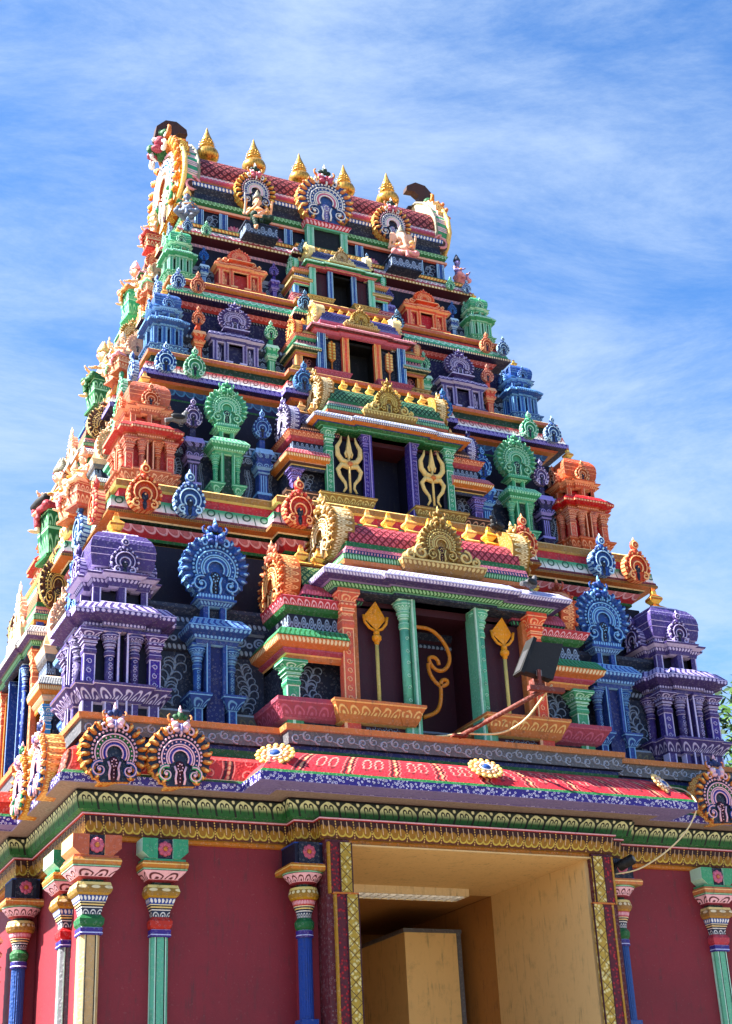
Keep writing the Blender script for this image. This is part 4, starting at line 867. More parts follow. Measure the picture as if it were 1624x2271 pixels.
part('carved_jamb', b)
# doorway surround
for s in (-1, 1):
    b = MB()
    for z0, z1, dx in ((0, 4.85, 0), (4.85, 5.31, .05)):
        xa = 1.30+dx-.05; q = lambda a, c_: sorted((s*a, s*c_))
        x0, x1 = q(xa, xa+.12); b.box(x0, x1, -.012, .025, z0, z1, 'lattice:cream,gold,.12,%g' % ((z1-z0)/.115))
        x0, x1 = q(xa+.12, xa+.215 if not dx else xa+.215); b.box(x0, x1, -.006, .3, z0, z1, 'marble:maroon,red,.1,30')
        x0, x1 = q(xa+.215, xa+.235); b.box(x0, x1, -.014, .3, z0, z1, 'ygold')
        for e in (xa, xa+.118): x0, x1 = q(e-.004, e+.006); b.box(x0, x1, -.016, .0, z0, z1, 'dkmaroon')
    x0, x1 = sorted((s*1.25, s*1.50)); b.box(x0, x1, -.02, .03, 4.845, 4.86, 'amber'); part('door_surround', b)
b = MB()
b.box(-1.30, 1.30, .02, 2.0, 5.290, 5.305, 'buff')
for s in (-1, 1): x0, x1 = sorted((s*1.27, s*1.32)); b.box(x0, x1, .10, 2.0, 0, 5.29, 'buff'); b.box(x0, x1, 2.0, 4.6, 0, 5.29, 'buff_shaded')
b.box(-1.28, 1.28, 2.0, 6.9, 5.296, 5.308, 'buff_shaded')  # deeper passage gets a darker buff, its lack of light put into the colour
b.box(-1.28, 1.28, 4.6, 4.7, 0, 5.3, 'buff_shaded')
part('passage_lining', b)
b = MB(); b.box(.46, 1.14, 2.55, 5.4, 0, 4.98, 'buff'); b.box(.44, 1.16, 2.53, 5.4, 4.98, 5.02, 'grey'); b.box(1.10, 1.15, 2.535, 2.6, 0, 4.98, 'grey'); b.box(-1.26, -1.0, 3.0, 3.4, 0, 4.7, 'dkgrey')
part('inner_partition', b)
# ------------------------------------------------------------------ crown storey
b = MB(); b.sweep(plan(1.86, 2.97), [(0, 14.0, 'navy'), (0, 14.345, 'navy'), (.02, 14.35, 'terra'), (.05, 14.365, 'terra_l'), (.05, 14.40, 'dkmaroon'), (.02, 14.41, 'green'), (.03, 14.43, 'scallop:green,jade_l,.055'), (.07, 14.495, 'green'), (.0, 14.50, 'ink'), (-.02, 14.66, 'ink'), (.02, 14.74, 'bead:blue,white,.05'), (.03, 14.80, 'navy'), (.0, 14.81, 'petal:gold,red,.06'), (-.01, 14.86, 'rose'), (.0, 14.90, 'scallop:pink,white,.06'), (-.02, 14.97, 'maroon'), (-.1, 15.0, 'maroon')])
for x in (-1.80, -1.46, -.53, .53, 1.46, 1.80):
    shaft_edges(b, x, 2.955, .055, .03, 14.0, 14.35, 'blue', 'sky_l')
for x in (-1.30, -.72, .72, 1.25):
    for i in range(7):
        a = radians(25+130*i/6); b.T = Matrix.Translation((x+.05*cos(a), 2.955, 14.10+.035*sin(a))) @ Matrix.Rotation(-a, 4, 'Y')
        b.ball((.03, 0, 0), (.055, .012, .022), 'pink' if i % 2 else 'rose_l', 8, 4)
    b.T = Matrix.Identity(4)
for s in (-1, 1): curls(b, s*1.63-.11, s*1.63+.11, 14.05, 14.33, 2.965, 'slate_l', 3)
b.box(-.2, .2, 2.85, 3.0, 14.02, 14.40, 'black')
for s in (-1, 1): shaft_edges(b, s*.25, 2.86, .045, .05, 14.0, 14.40, 'mint', 'mint_l')
b.rst(0, 2.92, .31, .12, [(0, 14.395, 'mint'), (.0, 14.42, 'bead:red,pink_l,.05'), (.04, 14.48, 'rose'), (.03, 14.50, 'dkmaroon'), (-.03, 14.54, 'dkmaroon')])
part('crown_wall', b)
b = MB(); barrel(b, -1.82, 1.82, CY, .72, 14.98, .57, None, 'tile:roofred,rose_l,.115,17', 16, 'mint')
b.box(-1.82, 1.82, CY-.12, CY+.12, 15.54, 15.59, 'jade'); part('barrel_roof', b)
def gable(s):
    b = MB(); hp = [(0, 15.88), (.2, 15.84), (.42, 15.68), (.62, 15.44), (.74, 15.18), (.76, 14.95), (.66, 14.76), (.5, 14.68)]
    poly = [(y_, z_) for y_, z_ in hp[::-1]]+[(-y_, z_) for y_, z_ in hp[1:]]
    b.T = Matrix.Translation((s*1.80, CY, 0)) @ Matrix.Rotation(s*pi/2, 4, 'Z')
    b.prism(poly, -.20, .0, 'cream', 'leaf:jade,pink_l,.16'); b.T = Matrix.Identity(4)
    for pts, mt, r in (([(s*1.80, CY-y_, z_) for y_, z_ in hp], 'stone', .022), ([(s*2.0, CY-y_*1.02, z_) for y_, z_ in hp], 'amber_l', .035)): b.tube(pts, r, mt, 6)
    b.T = Matrix.Translation((s*1.885, 0, 0)); b.tube(spiral(0, 14.79, .125, 90, 1.6, 2.99, s, 20, .85), lambda t: .026*(1-.4*t), 'rose_l', 6); b.ball((0, 3.03, 14.79), (.12, .06, .13), 'brown', 12, 6); b.T = Matrix.Identity(4)
    g = part('gable_end', b, label='jewelled green and gold gable end of the top roof')
    d, f = MBIG('cream', 'white', rim='amber', rim_l='yellow_l', ring1='sky', ring2='terra', curl='jade', face='green', face2='rose', eye='white', dark='dkmaroon', crest='green', base=False, thick=.25)
    ob('medallion', d, g, (s*2.02, CY, 15.22), s*pi/2, (.72, .5, .68)); ob('lion_face', f, g, (s*2.06, CY, 15.20), s*pi/2, (.72, .9, .72))
    b = MB(); H = [(1.735, 16.17), (1.75, 16.26), (1.90, 16.36), (2.06, 16.34), (2.19, 16.20), (2.22, 15.98), (2.10, 15.84), (1.74, 15.82), (1.745, 15.88), (1.88, 15.93), (1.95, 16.02), (1.94, 16.12), (1.86, 16.18)]
    b.prism([(s*a, c_) for a, c_ in H], CY-.05, CY+.07, 'brown', 'brown'); h = ob('gable_horn', b.mesh('gable_horn'), g)
    return g
PAL['brown'] = (74,50,54)
for s in (-1, 1): gable(s)
def kalasha():
    b = MB(); b.lathe([(.10, -.13), (.11, -.08), (.07, -.04), (.11, .03), (.06, .06), (.05, .10), (.07, .125), (.13, .14), (.162, .19), (.168, .235), (.152, .285), (.105, .32), (.06, .335), (.055, .35), (.10, .365), (.105, .385), (.065, .40), (.06, .41), (.092, .425), (.095, .44), (.06, .455), (.058, .465), (.075, .475), (.078, .49), (.055, .55), (.03, .62), (.012, .69), (.003, .72)], n=20, mt='brass')
    for z, r, n in ((.375, .103, 18), (.432, .092, 16)):
        for i in range(n):
            a = 2*pi*i/n; b.tube([(r*.85*cos(a), r*.85*sin(a), z), (r*1.16*cos(a), r*1.16*sin(a), z+.02)], lambda t: .008*(1-t*.7), 'brass', 4)
    return b.mesh('brass_finial')
km = kalasha()
for i in range(5): ob('brass_finial', km, tower, ((i-2)*.714, CY, 15.69), i*.3, (1.0, 1.0, 1.0))
mc = dict(rim='amber', rim_l='yellow_l', ring1='blue', ring2='pink', curl='blue', face='rose', face2='pink', eye='white', dark='lav', crest='dgreen', base=False, thick=.5)
d, f = MBIG('blue', 'white', **mc); o = ob('roof_medallion', d, tower, (0, 2.84, 14.90), 0, (.42, .34, .40), label='large blue and pink medallion in the middle of the roof'); ob('lion_face', f, o)
mc = dict(mc, ring2='pink_l', ring1='blue')
for s in (-1, 1):
    d, f = MBIG('ink', 'white', **mc); o = ob('roof_medallion', d, tower, (s*1.03, 2.86, 14.80), 0, (.29, .3, .30)); ob('lion_face', f, o)
    b = MB(); x = s*1.06; b.box(x-.22, x+.22, 2.56, 2.98, 13.87, 14.03, 'scroll:slate,slate_l,.1'); b.box(x-.235, x+.235, 2.545, 2.98, 14.03, 14.05, 'slate'); b.box(x-.235, x+.235, 2.545, 2.98, 13.855, 13.87, 'slate'); part('statue_plinth', b)
# ------------------------------------------------------------------ metal emblems of the porches
def flat(name, polys, y, mt, th=.03):
    b = MB()
    for p in polys: b.prism(p, y-th, y, mt)
    return b
for s in (-1, 1):
    b = MB(); x = s*.745; y = .42
    # spear: faceted leaf blade on a shaft
    b.add([(x, y-.05, 7.90), (x-.13, y-.01, 7.73), (x, y-.05, 7.58), (x+.13, y-.01, 7.73), (x, y-.06, 7.72)], [(0, 1, 4), (1, 2, 4), (2, 3, 4), (3, 0, 4), (0, 3, 2, 1)], 'ygoldf')
    for q in (-1, 1): b.tube([(x+q*.135, y-.03, 7.745), (x+q*.12, y-.03, 7.67), (x+q*.07, y-.03, 7.61), (x, y-.03, 7.58)], .016, 'ygoldf', 6)
    b.ball((x, y-.04, 7.555), .035, 'ygoldf'); b.ball((x, y-.04, 7.50), (.055, .05, .045), 'ygoldf'); b.ball((x, y-.04, 7.455), .03, 'ygoldf')
    b.tube([(x, y-.035, 7.46), (x, y-.03, 6.6)], .02, 'gold_l', 8); part('spear_emblem', b, label='golden spear relief on the maroon porch wall')
    b = MB(); x = s*.535; y = 1.30+.03; g = 'gold_l'
    b.T = Matrix.Translation((x, y-.03, 0))
    b.prism([(-.035, 10.12), (0, 10.34), (.035, 10.12), (0, 10.02)], -.02, .02, g); b.tube([(0, 0, 10.1), (0, 0, 9.60)], .016, g, 6)
    for q in (-1, 1):
        b.tube([(q*.085, 0, 10.32), (q*.10, 0, 10.25), (q*.145, 0, 10.17), (q*.14, 0, 10.07), (q*.09, 0, 10.0), (q*.02, 0, 9.98)], lambda t: .008+.026*sin(min(1, t*1.3)*pi/2), g, 8)
        b.tube([(q*.03, 0, 10.05), (q*.045, 0, 10.10), (q*.02, 0, 10.15)], .014, g, 6)
        b.tube([(q*.01, 0, 9.93), (q*.10, 0, 9.945), (q*.145, 0, 9.88), (q*.12, 0, 9.80), (q*.06, 0, 9.72), (q*.05, 0, 9.66), (q*.085, 0, 9.60)], lambda t: .034-.022*t, g, 8)
    b.ball((0, -.02, 9.96), .035, 'amber'); part('trident_emblem', b, label='golden trident relief on the navy porch wall')
    b = MB(); x = s*.395; y = 1.97
    b.T = Matrix.Translation((x, y, 0))
    b.prism([(0, 12.04), (-.05, 11.98), (-.05, 11.78), (0, 11.72), (.05, 11.78), (.05, 11.98)], -.015, .01, 'amber')
    for i in range(6):
        for q in (-1, 1): b.ball((q*.028, -.02, 11.78+i*.042), (.022, .014, .018), 'gold_l', 6, 4)
    b.tube([(0, 0, 11.73), (0, 0, 11.60)], .012, 'amber', 6); part('leaf_emblem', b)
b = MB(); om = [(-.30, 7.69), (-.244, 7.694), (-.119, 7.693), (-.013, 7.63), (.074, 7.52), (.112, 7.39), (.072, 7.283), (-.011, 7.23), (-.088, 7.252), (-.137, 7.32), (-.142, 7.371), (-.078, 7.385), (-.034, 7.345), (-.029, 7.302)]
def smooth(p, k=3):
    for _ in range(k):
        q = [p[0]]
        for a, c_ in zip(p, p[1:]): q += [tuple(.75*i+.25*j for i, j in zip(a, c_)), tuple(.25*i+.75*j for i, j in zip(a, c_))]
        p = q+[p[-1]]
    return p
b.tube([(x, .42, z) for x, z in smooth(om)], .022, 'amber', 6)
b.tube([(x, .42, z) for x, z in smooth([(-.154, 7.304), (-.152, 7.231), (-.125, 7.16), (-.068, 7.093), (-.008, 7.07), (.058, 7.105), (.053, 7.149), (-.002, 7.143), (-.029, 7.097), (-.024, 7.016), (-.039, 6.885), (-.088, 6.784), (-.25, 6.72)])], .022, 'amber', 6)
b.tube([(-.30, .42, 7.69), (-.31, .42, 6.74)], .012, 'amber', 5); part('script_emblem', b, label='golden curled sacred letter in the dark porch doorway')
# ------------------------------------------------------------------ statues
def remesh(o, v=.010):
    md = o.modifiers.new('merge', 'REMESH'); md.mode = 'VOXEL'; md.voxel_size = v; md.use_smooth_shade = True
    m2 = o.modifiers.new('soften', 'SMOOTH'); m2.factor = .5; m2.iterations = 2
def limb(b, pts, rs, mt):
    n = len(pts)-1
    b.tube(pts, lambda t: rs[min(n, int(t*n+.5))], mt, 10)
    for p, r in zip(pts, rs): b.ball(p, r*1.02, mt, 10, 6)
def statue(name, label, loc, rz, s, skin, cloth, crown, arms=2, heads=(0,), legs='hang', elephant=False, prop=None, ped=None, hold=None, cat='statue', grp=None, belly=.0):
    root = bpy.data.objects.new(name, None); COL.objects.link(root); root.location = loc; root.rotation_euler = (0, 0, rz); root.scale = (s, s, s)
    tag(root, label, cat, grp)
    b = MB(); k = skin
    b.ball((0, 0, .04), (.13, .11, .10), k, 12, 8); b.ball((0, -.02-belly*.5, .16), (.115+belly, .09+belly, .12+belly*.3), k, 12, 8); b.ball((0, -.01, .31), (.145, .085, .12), k, 12, 8)
    limb(b, [(0, 0, .36), (0, -.005, .46)], [.05, .045], k)
    for s_ in (-1, 1):
        A = [[(s_*.16, 0, .36), (s_*.23, -.06, .20), (s_*.15, -.25, .18)]]
        if arms == 4: A.append([(s_*.16, .02, .37), (s_*.27, .02, .26), (s_*.27, -.10, .42)])
        if legs == 'hang' and s_ < 0: A[0][2] = (s_*.10, -.27, .26)
        for a in A:
            limb(b, a, [.048, .036, .026], k); h = Vector(a[2]); d = (h-Vector(a[1])).normalized(); b.ball(tuple(h+d*.03), (.03, .022, .036), k, 8, 6)
            for f_ in range(4):
                off = Vector(((f_-1.5)*.014, 0, .008)); b.tube([tuple(h+d*.03+off), tuple(h+d*.07+off), tuple(h+d*.085+off+Vector((0, 0, .022)))], .0085, k, 5)
            b.tube([tuple(h+d*.015), tuple(h+d*.03+Vector((-s_*.03, 0, .02)))], .009, k, 5)
        if legs == 'hang': L = [[(s_*.08, -.02, .0), (s_*.14, -.30, .03), (s_*.10, -.28, -.28)], [(s_*.08, -.02, .0), (s_*.20, -.27, .0), (-.02, -.33, -.04)]][s_ > 0]
        else: L = [(s_*.08, -.02, .0), (s_*.24, -.20, .02), (s_*.02, -.28, -.03)]
        limb(b, L, [.085, .06, .036], k); e = L[-1]
        if legs == 'hang' and s_ < 0: b.ball((e[0], e[1]-.06, e[2]-.02), (.033, .085, .025), k, 8, 6)
        else: b.ball((e[0]-s_*.07, e[1]-.01, e[2]), (.08, .035, .028), k, 8, 6)
    for hd in heads:
        T_ = Matrix.Rotation(hd, 4, 'Z'); off = Matrix.Translation((0, -.035 if len(heads) > 1 else 0, 0)); b.T = T_ @ off
        if elephant:
            b.ball((0, -.01, .54), (.12, .11, .13), k, 12, 8)
            for s_ in (-1, 1): b.ball((s_*.17, .02, .54), (.10, .03, .13), k, 10, 6)
            limb(b, [(0, -.10, .52), (0, -.16, .42), (.01, -.17, .30), (.04, -.18, .20), (.10, -.19, .17)], [.06, .05, .04, .032, .024], k)
        else:
            b.ball((0, -.01, .555), (.078, .085, .10), k, 12, 8); b.ball((0, -.04, .51), (.052, .05, .045), k, 10, 6)
            b.ball((0, -.098, .545), (.014, .02, .025), k, 6, 5); b.ball((0, -.088, .508), (.024, .014, .01), k, 6, 5)
            for s_ in (-1, 1): b.ball((s_*.083, .0, .545), (.014, .024, .036), k, 6, 5); b.ball((s_*.03, -.082, .572), (.02, .012, .01), k, 6, 5)
    b.T = Matrix.Identity(4)
    body = ob('body', b.mesh('body'), root); remesh(body)
    b = MB()
    for hd in heads:
        b.T = Matrix.Rotation(hd, 4, 'Z') @ Matrix.Translation((0, -.035 if len(heads) > 1 else 0, 0))
        b.lathe([(.085, 0), (.10, .015), (.092, .04), (.098, .05), (.08, .075), (.083, .085), (.06, .12), (.062, .13), (.04, .165), (.045, .175), (.02, .21), (.005, .25)], (0, 0, .62), 12, True, crown)
        for s_ in (-1, 1):
            b.ball((s_*.09, -.0, .50), (.018, .018, .03), crown, 6, 5)
            b.ball((s_*.032, -.092, .568), (.014, .008, .007), 'ink', 6, 4)
        b.ball((0, -.096, .508), (.017, .008, .006), 'red', 6, 4); b.ball((0, -.10, .60), (.006, .006, .016), 'red', 6, 4)
    b.T = Matrix.Identity(4)
    ob('crown', b.mesh('crown'), root)
    b = MB()
    b.ball((0, -.0, .02), (.145, .125, .085), cloth, 12, 8)
    for s_ in (-1, 1):
        if legs == 'hang': L = [[(s_*.08, -.02, .0), (s_*.14, -.30, .03), (s_*.105, -.285, -.2)], [(s_*.08, -.02, .0), (s_*.20, -.27, .0), (.04, -.32, -.03)]][s_ > 0]
        else: L = [(s_*.08, -.02, .0), (s_*.24, -.20, .02), (s_*.08, -.26, -.02)]
        limb(b, L, [.098, .074, .05], cloth)
    b.tube([(-.03, -.10, .0), (0, -.30, -.02), (0, -.33, -.16)], .04, cloth, 8)
    c_ = ob('waist_cloth', b.mesh('waist_cloth'), root); remesh(c_, .012)
    b = MB()
    b.tube([(.10*cos(a), -.01-.105*abs(sin(a))-.0, .40-.10*abs(sin(a))) for a in [pi*i/12 for i in range(13)]], .012, 'ygoldf', 6)
    b.tube([(.15, -.0, .38), (.04, -.105-belly, .26), (-.10, -.10-belly, .10)], .009, 'white', 5)
    for s_ in (-1, 1):
        for x, y, z in ((s_*.19, -.03, .30), (s_*.165, -.215, .185)): b.lathe([(.045, -.012), (.05, 0), (.045, .012)], (x, y, z), 8, True, 'ygoldf')
    b.lathe([(.14, 0), (.145, .02), (.135, .04)], (0, 0, .07), 12, True, 'amber'); ob('jewellery', b.mesh('jewellery'), root)
    if hold == 'drum':
        b = MB(); b.lathe([(.055, -.18), (.06, -.16), (.075, 0), (.06, .16), (.055, .18)], n=12, mt='dkgrey'); o = ob('drum', b.mesh('drum'), root, (0, -.30, .11)); o.rotation_euler = (radians(12), radians(80), .4)
    if hold == 'bowl':
        b = MB(); b.lathe([(.02, 0), (.05, .02), (.06, .05)], n=10, mt='amber_l'); ob('offering_bowl', b.mesh('offering_bowl'), root, (.12, -.31, .17))
    if hold == 'bow':
        b = MB(); b.tube([(-.29+.0*i, -.13-.05*sin(i*pi/8), .10+i*.07) for i in range(9)], .013, 'steel', 6); ob('staff', b.mesh('staff'), root)
    if ped:
        h, c, l = ped; b = MB(); b.rst(0, -.02, .19, .20, [(.03, -h, c), (.03, -h+.05, l), (-.02, -h+.07, 'petal:%s,%s,.09' % (c, l)), (.02, -h*.45, l), (.02, -h*.4, 'petal:%s,%s,.09' % (c, l)), (.03, -.08, l), (.04, -.075, c), (.04, -.045, c)])
        ob('pedestal', b.mesh('pedestal'), root)
    return root
st = statue
hp = (0, 1.25)
st('deity_statue', 'largest and lowest many headed seated statue, striped cloth, holding a dark drum', (-3.30, 3.62, 9.95), -pi/2+.12, .86, 'peach', 'rose', 'stone', heads=hp, ped=(.77, 'green', 'green_l'), hold='drum', grp='seated statues on the west side')
st('deity_statue', 'middle many headed seated statue in green cloth on the west side', (-2.84, 3.62, 11.85), -pi/2+.12, .70, 'peach', 'green', 'gold_l', heads=hp, ped=(.63, 'green', 'green_l'), grp='seated statues on the west side')
st('deity_statue', 'upper many headed seated statue in gold cloth below the green corner shrine', (-2.45, 3.62, 13.28), -pi/2+.12, .60, 'peach', 'amber', 'pink_l', heads=hp, ped=(.72, 'jade', 'green_l'), grp='seated statues on the west side')
st('deity_statue', 'topmost seated statue in red cloth under the jewelled gable end', (-2.20, 3.66, 14.28), -pi/2, .52, 'peach', 'red', 'cream', heads=hp, ped=(.48, 'red', 'cream'), grp='seated statues on the west side')
for i, (z, s_, nm) in enumerate(((9.60, .56, 'lowest'), (11.62, .44, 'second'), (12.98, .36, 'third'))):
    for k, dy in enumerate(([1.62, 1.25], [1.12, .86], [.80, .62])[i]):
        st('attendant_statue', '%s pale attendant statue %s on the west ledge' % (nm, ('nearer the corner shrine', 'beside the big seated statue')[k]), (-T[i]['w']-.03, CY-dy, z), -pi/2+.3, s_, ('peach', 'ivory')[k], ('ivory', 'rose_l', 'jade_l')[(i+k) % 3], 'ivory', ped=(.30/s_*s_ if 0 else (z-T[i]['zt'])/s_, 'terra', 'ivory'), grp='attendant statues on the west ledges')
st('seated_statue', 'cream four armed seated statue with green cloth before the left roof medallion', (-1.06, 2.70, 14.13), -.15, .66, 'skin', 'dgreen', 'stone', arms=4, hold='bow')
st('elephant_headed_statue', 'pale elephant headed seated statue before the right roof medallion', (1.08, 2.70, 14.12), -.15, .66, 'peach', 'rose_l', 'stone', arms=4, legs='cross', elephant=True, belly=.05, hold='bowl')
st('guardian_statue', 'squat grey blue statue crouching at the left end of the top ledge', (-1.98, 2.90, 14.16), -.35, .56, 'bluegrey', 'bluegrey', 'amber_l', legs='cross', belly=.03)
st('guardian_statue', 'small greyish lilac statue crouching at the right end of the top ledge', (2.07, 2.92, 14.14), .5, .52, 'lav', 'rose_l', 'slate', legs='cross', belly=.02)
# ------------------------------------------------------------------ fittings
fl = bpy.data.objects.new('floodlight', None); COL.objects.link(fl); tag(fl, 'black rectangular floodlight on a rusty brown arm reaching out from the ledge', 'floodlight')
b = MB()
def quad_box(b, A, B, mt):
    """hexahedron from two quads"""
    b.add(list(A)+list(B), [(0, 1, 2, 3), (7, 6, 5, 4), (0, 4, 5, 1), (1, 5, 6, 2), (2, 6, 7, 3), (3, 7, 4, 0)], mt)
v = lambda x, y, z: (x, y, z)
quad_box(b, [v(.42, -.74, 7.255), v(.42, -.58, 7.255), v(.455, -.58, 7.235), v(.455, -.74, 7.235)], [v(.235, -.74, 6.88), v(.235, -.58, 6.88), v(.27, -.58, 6.862), v(.27, -.74, 6.862)], 'black')
quad_box(b, [v(.44, -.70, 7.22), v(.44, -.60, 7.22), v(.29, -.60, 6.90), v(.29, -.70, 6.90)], [v(.79, -.68, 7.235), v(.79, -.58, 7.235), v(.63, -.58, 6.85), v(.63, -.68, 6.85)], 'dkgrey')
for i in range(4): b.box(.45+i*.06, .462+i*.06, -.675, -.645, 6.95+i*.01, 7.18, 'black')
b.box(.43, .48, -.72, -.70, 6.86, 6.92, 'steel')
part('housing', b, fl)
bb = MB(); quad_box(bb, [v(.415, -.71, 7.24), v(.415, -.61, 7.24), v(.43, -.61, 7.24), v(.43, -.71, 7.24)], [v(.24, -.71, 6.90), v(.24, -.61, 6.90), v(.255, -.61, 6.90), v(.255, -.71, 6.90)], 'glassgrey'); part('glass_front', bb, fl)
b = MB(); b.tube([(-.06, .06, 6.43), (.47, -.70, 6.71)], .026, 'rust', 4); b.box(.31, .70, -.76, -.70, 6.70, 6.745, 'rust'); b.box(.43, .46, -.735, -.715, 6.73, 6.92, 'rust'); b.box(.46, .58, -.60, -.50, 6.74, 6.88, 'rust'); b.box(-.14, .02, .0, .14, 6.425, 6.445, 'rust')
part('arm', b, fl)
b = MB(); b.tube(smooth([(.62, -.66, 6.80), (.60, -.45, 6.70), (.52, -.32, 6.56), (.42, -.2, 6.48), (.30, -.1, 6.44), (.10, .0, 6.455), (.0, .05, 6.47), (-.12, .09, 6.45), (-.30, .16, 6.44)]), .011, 'cream', 6); part('power_cable', b, fl)
b = MB(); b.tube(smooth([(2.42, .1, 6.1), (2.40, -.2, 6.0), (2.345, -.44, 5.80), (2.33, -.40, 5.70), (2.25, -.3, 5.52), (2.10, -.15, 5.36), (1.95, -.0, 5.25), (1.80, .04, 5.19), (1.60, .06, 5.16)]), .008, 'cream', 6)
o = ob('cable', b.mesh('cable')); tag(o, 'grey white cable hanging from the canopy corner to the camera', 'cable')
cm_ = bpy.data.objects.new('security_camera', None); COL.objects.link(cm_); tag(cm_, 'small black security camera under the frieze right of the doorway', 'camera')
b = MB(); b.T = Matrix.Translation((1.66, -.06, 5.25)) @ Matrix.Rotation(radians(35), 4, 'Z') @ Matrix.Rotation(radians(70), 4, 'X'); b.lathe([(.045, -.09), (.052, -.08), (.052, .08), (.044, .085)], n=14, mt='black'); b.T = Matrix.Identity(4); part('camera_body', b, cm_)
b = MB(); b.T = Matrix.Translation((1.66, -.06, 5.25)) @ Matrix.Rotation(radians(35), 4, 'Z') @ Matrix.Rotation(radians(70), 4, 'X'); b.lathe([(.028, .083), (.028, .092), (.02, .094)], n=12, mt='steel'); b.T = Matrix.Identity(4); b.tube([(1.62, -.02, 5.25), (1.56, .08, 5.24)], .02, 'black', 6); part('lens', b, cm_)
lt_ = bpy.data.objects.new('ceiling_light', None); COL.objects.link(lt_); tag(lt_, 'long louvred fluorescent fitting on the cream passage ceiling', 'ceiling light')
b = MB(); b.box(-.62, .80, 1.66, 1.68, 5.21, 5.289, 'cream'); b.box(-.62, .80, 1.96, 1.98, 5.21, 5.289, 'cream'); b.box(-.62, .80, 1.68, 1.96, 5.27, 5.289, 'white'); b.box(-.63, -.62, 1.66, 1.98, 5.21, 5.289, 'cream'); b.box(.80, .81, 1.66, 1.98, 5.21, 5.289, 'cream'); part('housing', b, lt_)
b = MB()
for i in range(15): b.box(-.58+i*.095, -.572+i*.095, 1.68, 1.96, 5.205, 5.25, 'white')
for y in (1.75, 1.82, 1.89): b.box(-.62, .80, y, y+.006, 5.205, 5.25, 'white')
part('louvre', b, lt_)
em = bpy.data.materials.new('fluorescent_tube'); em.use_nodes = True; eb = em.node_tree.nodes['Principled BSDF']; eb.inputs['Emission Color'].default_value = (1, .96, .88, 1); eb.inputs['Emission Strength'].default_value = .55; MATS['tube_glow'] = em; PAL['tube_glow'] = (255,255,255)
b = MB()
for y in (1.74, 1.90): b.tube([(-.58, y, 5.258), (.76, y, 5.258)], .011, 'tube_glow', 8)
o = part('fluorescent_tube', b, lt_); o.data.materials.clear(); o.data.materials.append(em)
# birds
def bird(label, loc, rz, s, c, c2):
    r = bpy.data.objects.new('pigeon', None); COL.objects.link(r); r.location = loc; r.rotation_euler = (0, 0, rz); r.scale = (s, s, s); tag(r, label, 'pigeon', 'pigeons perched on the tower')
    b = MB(); b.ball((0, 0, .075), (.045, .085, .05), c, 12, 8); b.ball((0, -.055, .12), (.032, .035, .045), c, 10, 6); b.ball((0, -.075, .165), (.024, .028, .024), c, 10, 6); b.tube([(0, .05, .07), (0, .15, .04)], .026, c, 8); b.tube([(0, -.09, .165), (0, -.12, .16)], lambda t: .008*(1-t*.6), c, 5)
    for q in (-1, 1): b.tube([(q*.02, 0, .04), (q*.02, -.01, 0)], .006, c, 5); b.tube([(q*.02, -.01, .004), (q*.02, -.04, .004)], .005, c, 5)
    o = ob('body', b.mesh('body'), r); remesh(o, .004)
    b = MB()
    for q in (-1, 1): b.ball((q*.043, .02, .085), (.012, .08, .035), c2, 8, 5)
    ob('wings', b.mesh('wings'), r)
bird('grey pigeon on the lilac porch roof beside the orange gable', (.99, .12, 8.14), 1.9, 1.05, 'grey', 'dkgrey')
bird('dark pigeon behind the golden gable end of the lowest red roof', (.92, .60, 9.02), -1.2, 1.0, 'dkgrey', 'black')
bird('grey pigeon perched beside the left orange corner shrine', (-2.56, 1.32, 10.11), 1.5, 1.05, 'grey', 'dkgrey')
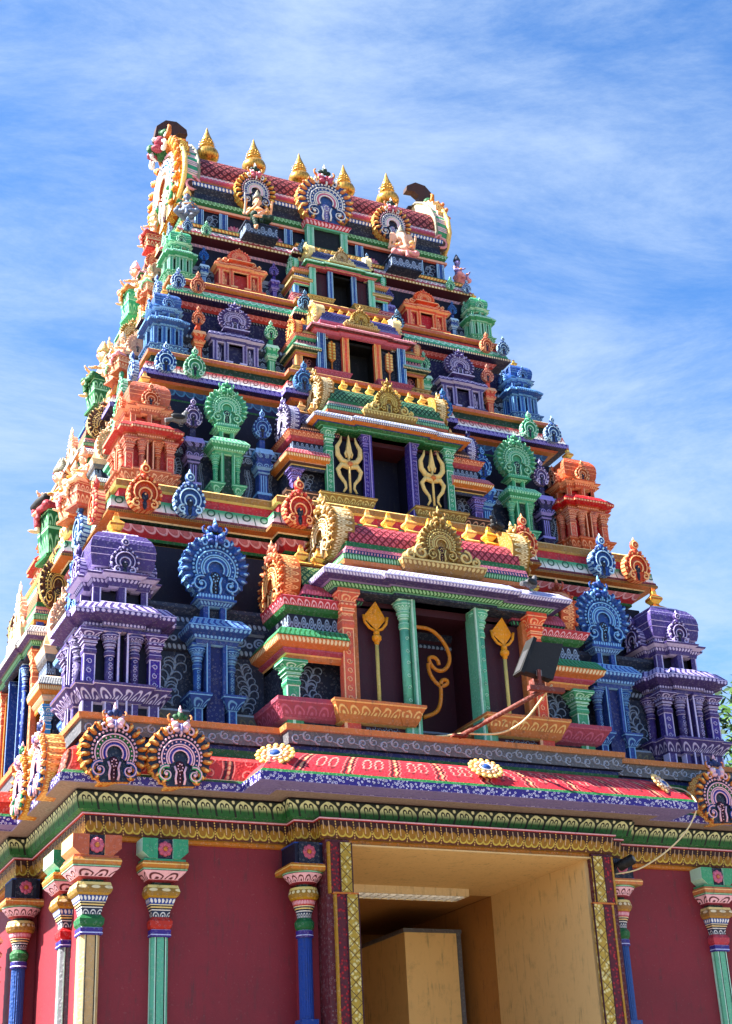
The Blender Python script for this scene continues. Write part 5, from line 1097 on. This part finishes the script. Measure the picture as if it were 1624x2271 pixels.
# ------------------------------------------------------------------ ground and tree behind
b = MB(); b.add([(-900, -900, 0), (900, -900, 0), (900, 900, 0), (-900, 900, 0)], [(0, 1, 2, 3)], 'forecourt', [[(0, 0), (1, 0), (1, 1), (0, 1)]]); g = ob('ground', b.mesh('ground')); g['kind'] = 'structure'
b = MB(); b.add([(-16, -26, .004), (16, -26, .004), (16, 16, .004), (-16, 16, .004)], [(0, 1, 2, 3)], 'forecourt', [[(0, 0), (1, 0), (1, 1), (0, 1)]]); g = ob('paved_forecourt', b.mesh('paved_forecourt')); g['kind'] = 'structure'
def tree(loc, h, r, seed):
    rnd = random.Random(seed); root = bpy.data.objects.new('tree', None); COL.objects.link(root); root.location = loc
    tag(root, 'leafy green tree just showing behind the right edge of the tower', 'tree')
    b = MB(); b.tube([(0, 0, 0), (.2, .1, h*.35), (0, .2, h*.7)], lambda t: .32*(1-t*.5), 'brown', 8)
    for i in range(7):
        a = i*.9; b.tube([(0, .1, h*.5+i*.15), (r*.5*cos(a), r*.5*sin(a), h*.75), (r*.8*cos(a), r*.8*sin(a), h*.9)], lambda t: .12*(1-t*.8), 'brown', 6)
    ob('trunk', b.mesh('trunk'), root)
    b = MB(); cl = [(r*.75*rnd.uniform(-1, 1), r*.75*rnd.uniform(-1, 1), h*.85+r*.6*rnd.uniform(-1, 1), r*rnd.uniform(.25, .5)) for _ in range(22)]
    for x, y, z, q in cl:
        for _ in range(420):
            d = Vector((rnd.gauss(0, 1), rnd.gauss(0, 1), rnd.gauss(0, 1))).normalized()*q*rnd.random()**.4; p = Vector((x, y, z))+d
            u_ = Vector((rnd.gauss(0, 1), rnd.gauss(0, 1), rnd.gauss(0, 1))).normalized()*.12; w_ = u_.orthogonal().normalized()*.06
            b.add([tuple(p-u_), tuple(p+w_), tuple(p+u_), tuple(p-w_)], [(0, 1, 2, 3)], 'leafgreen' if rnd.random() < .6 else 'leafdark')
    ob('crown', b.mesh('crown'), root)
PAL['leafgreen'] = (84,120,44); PAL['leafdark'] = (48,84,36)
tree((12.9, 9.5, 0), 10.3, 2.4, 4)
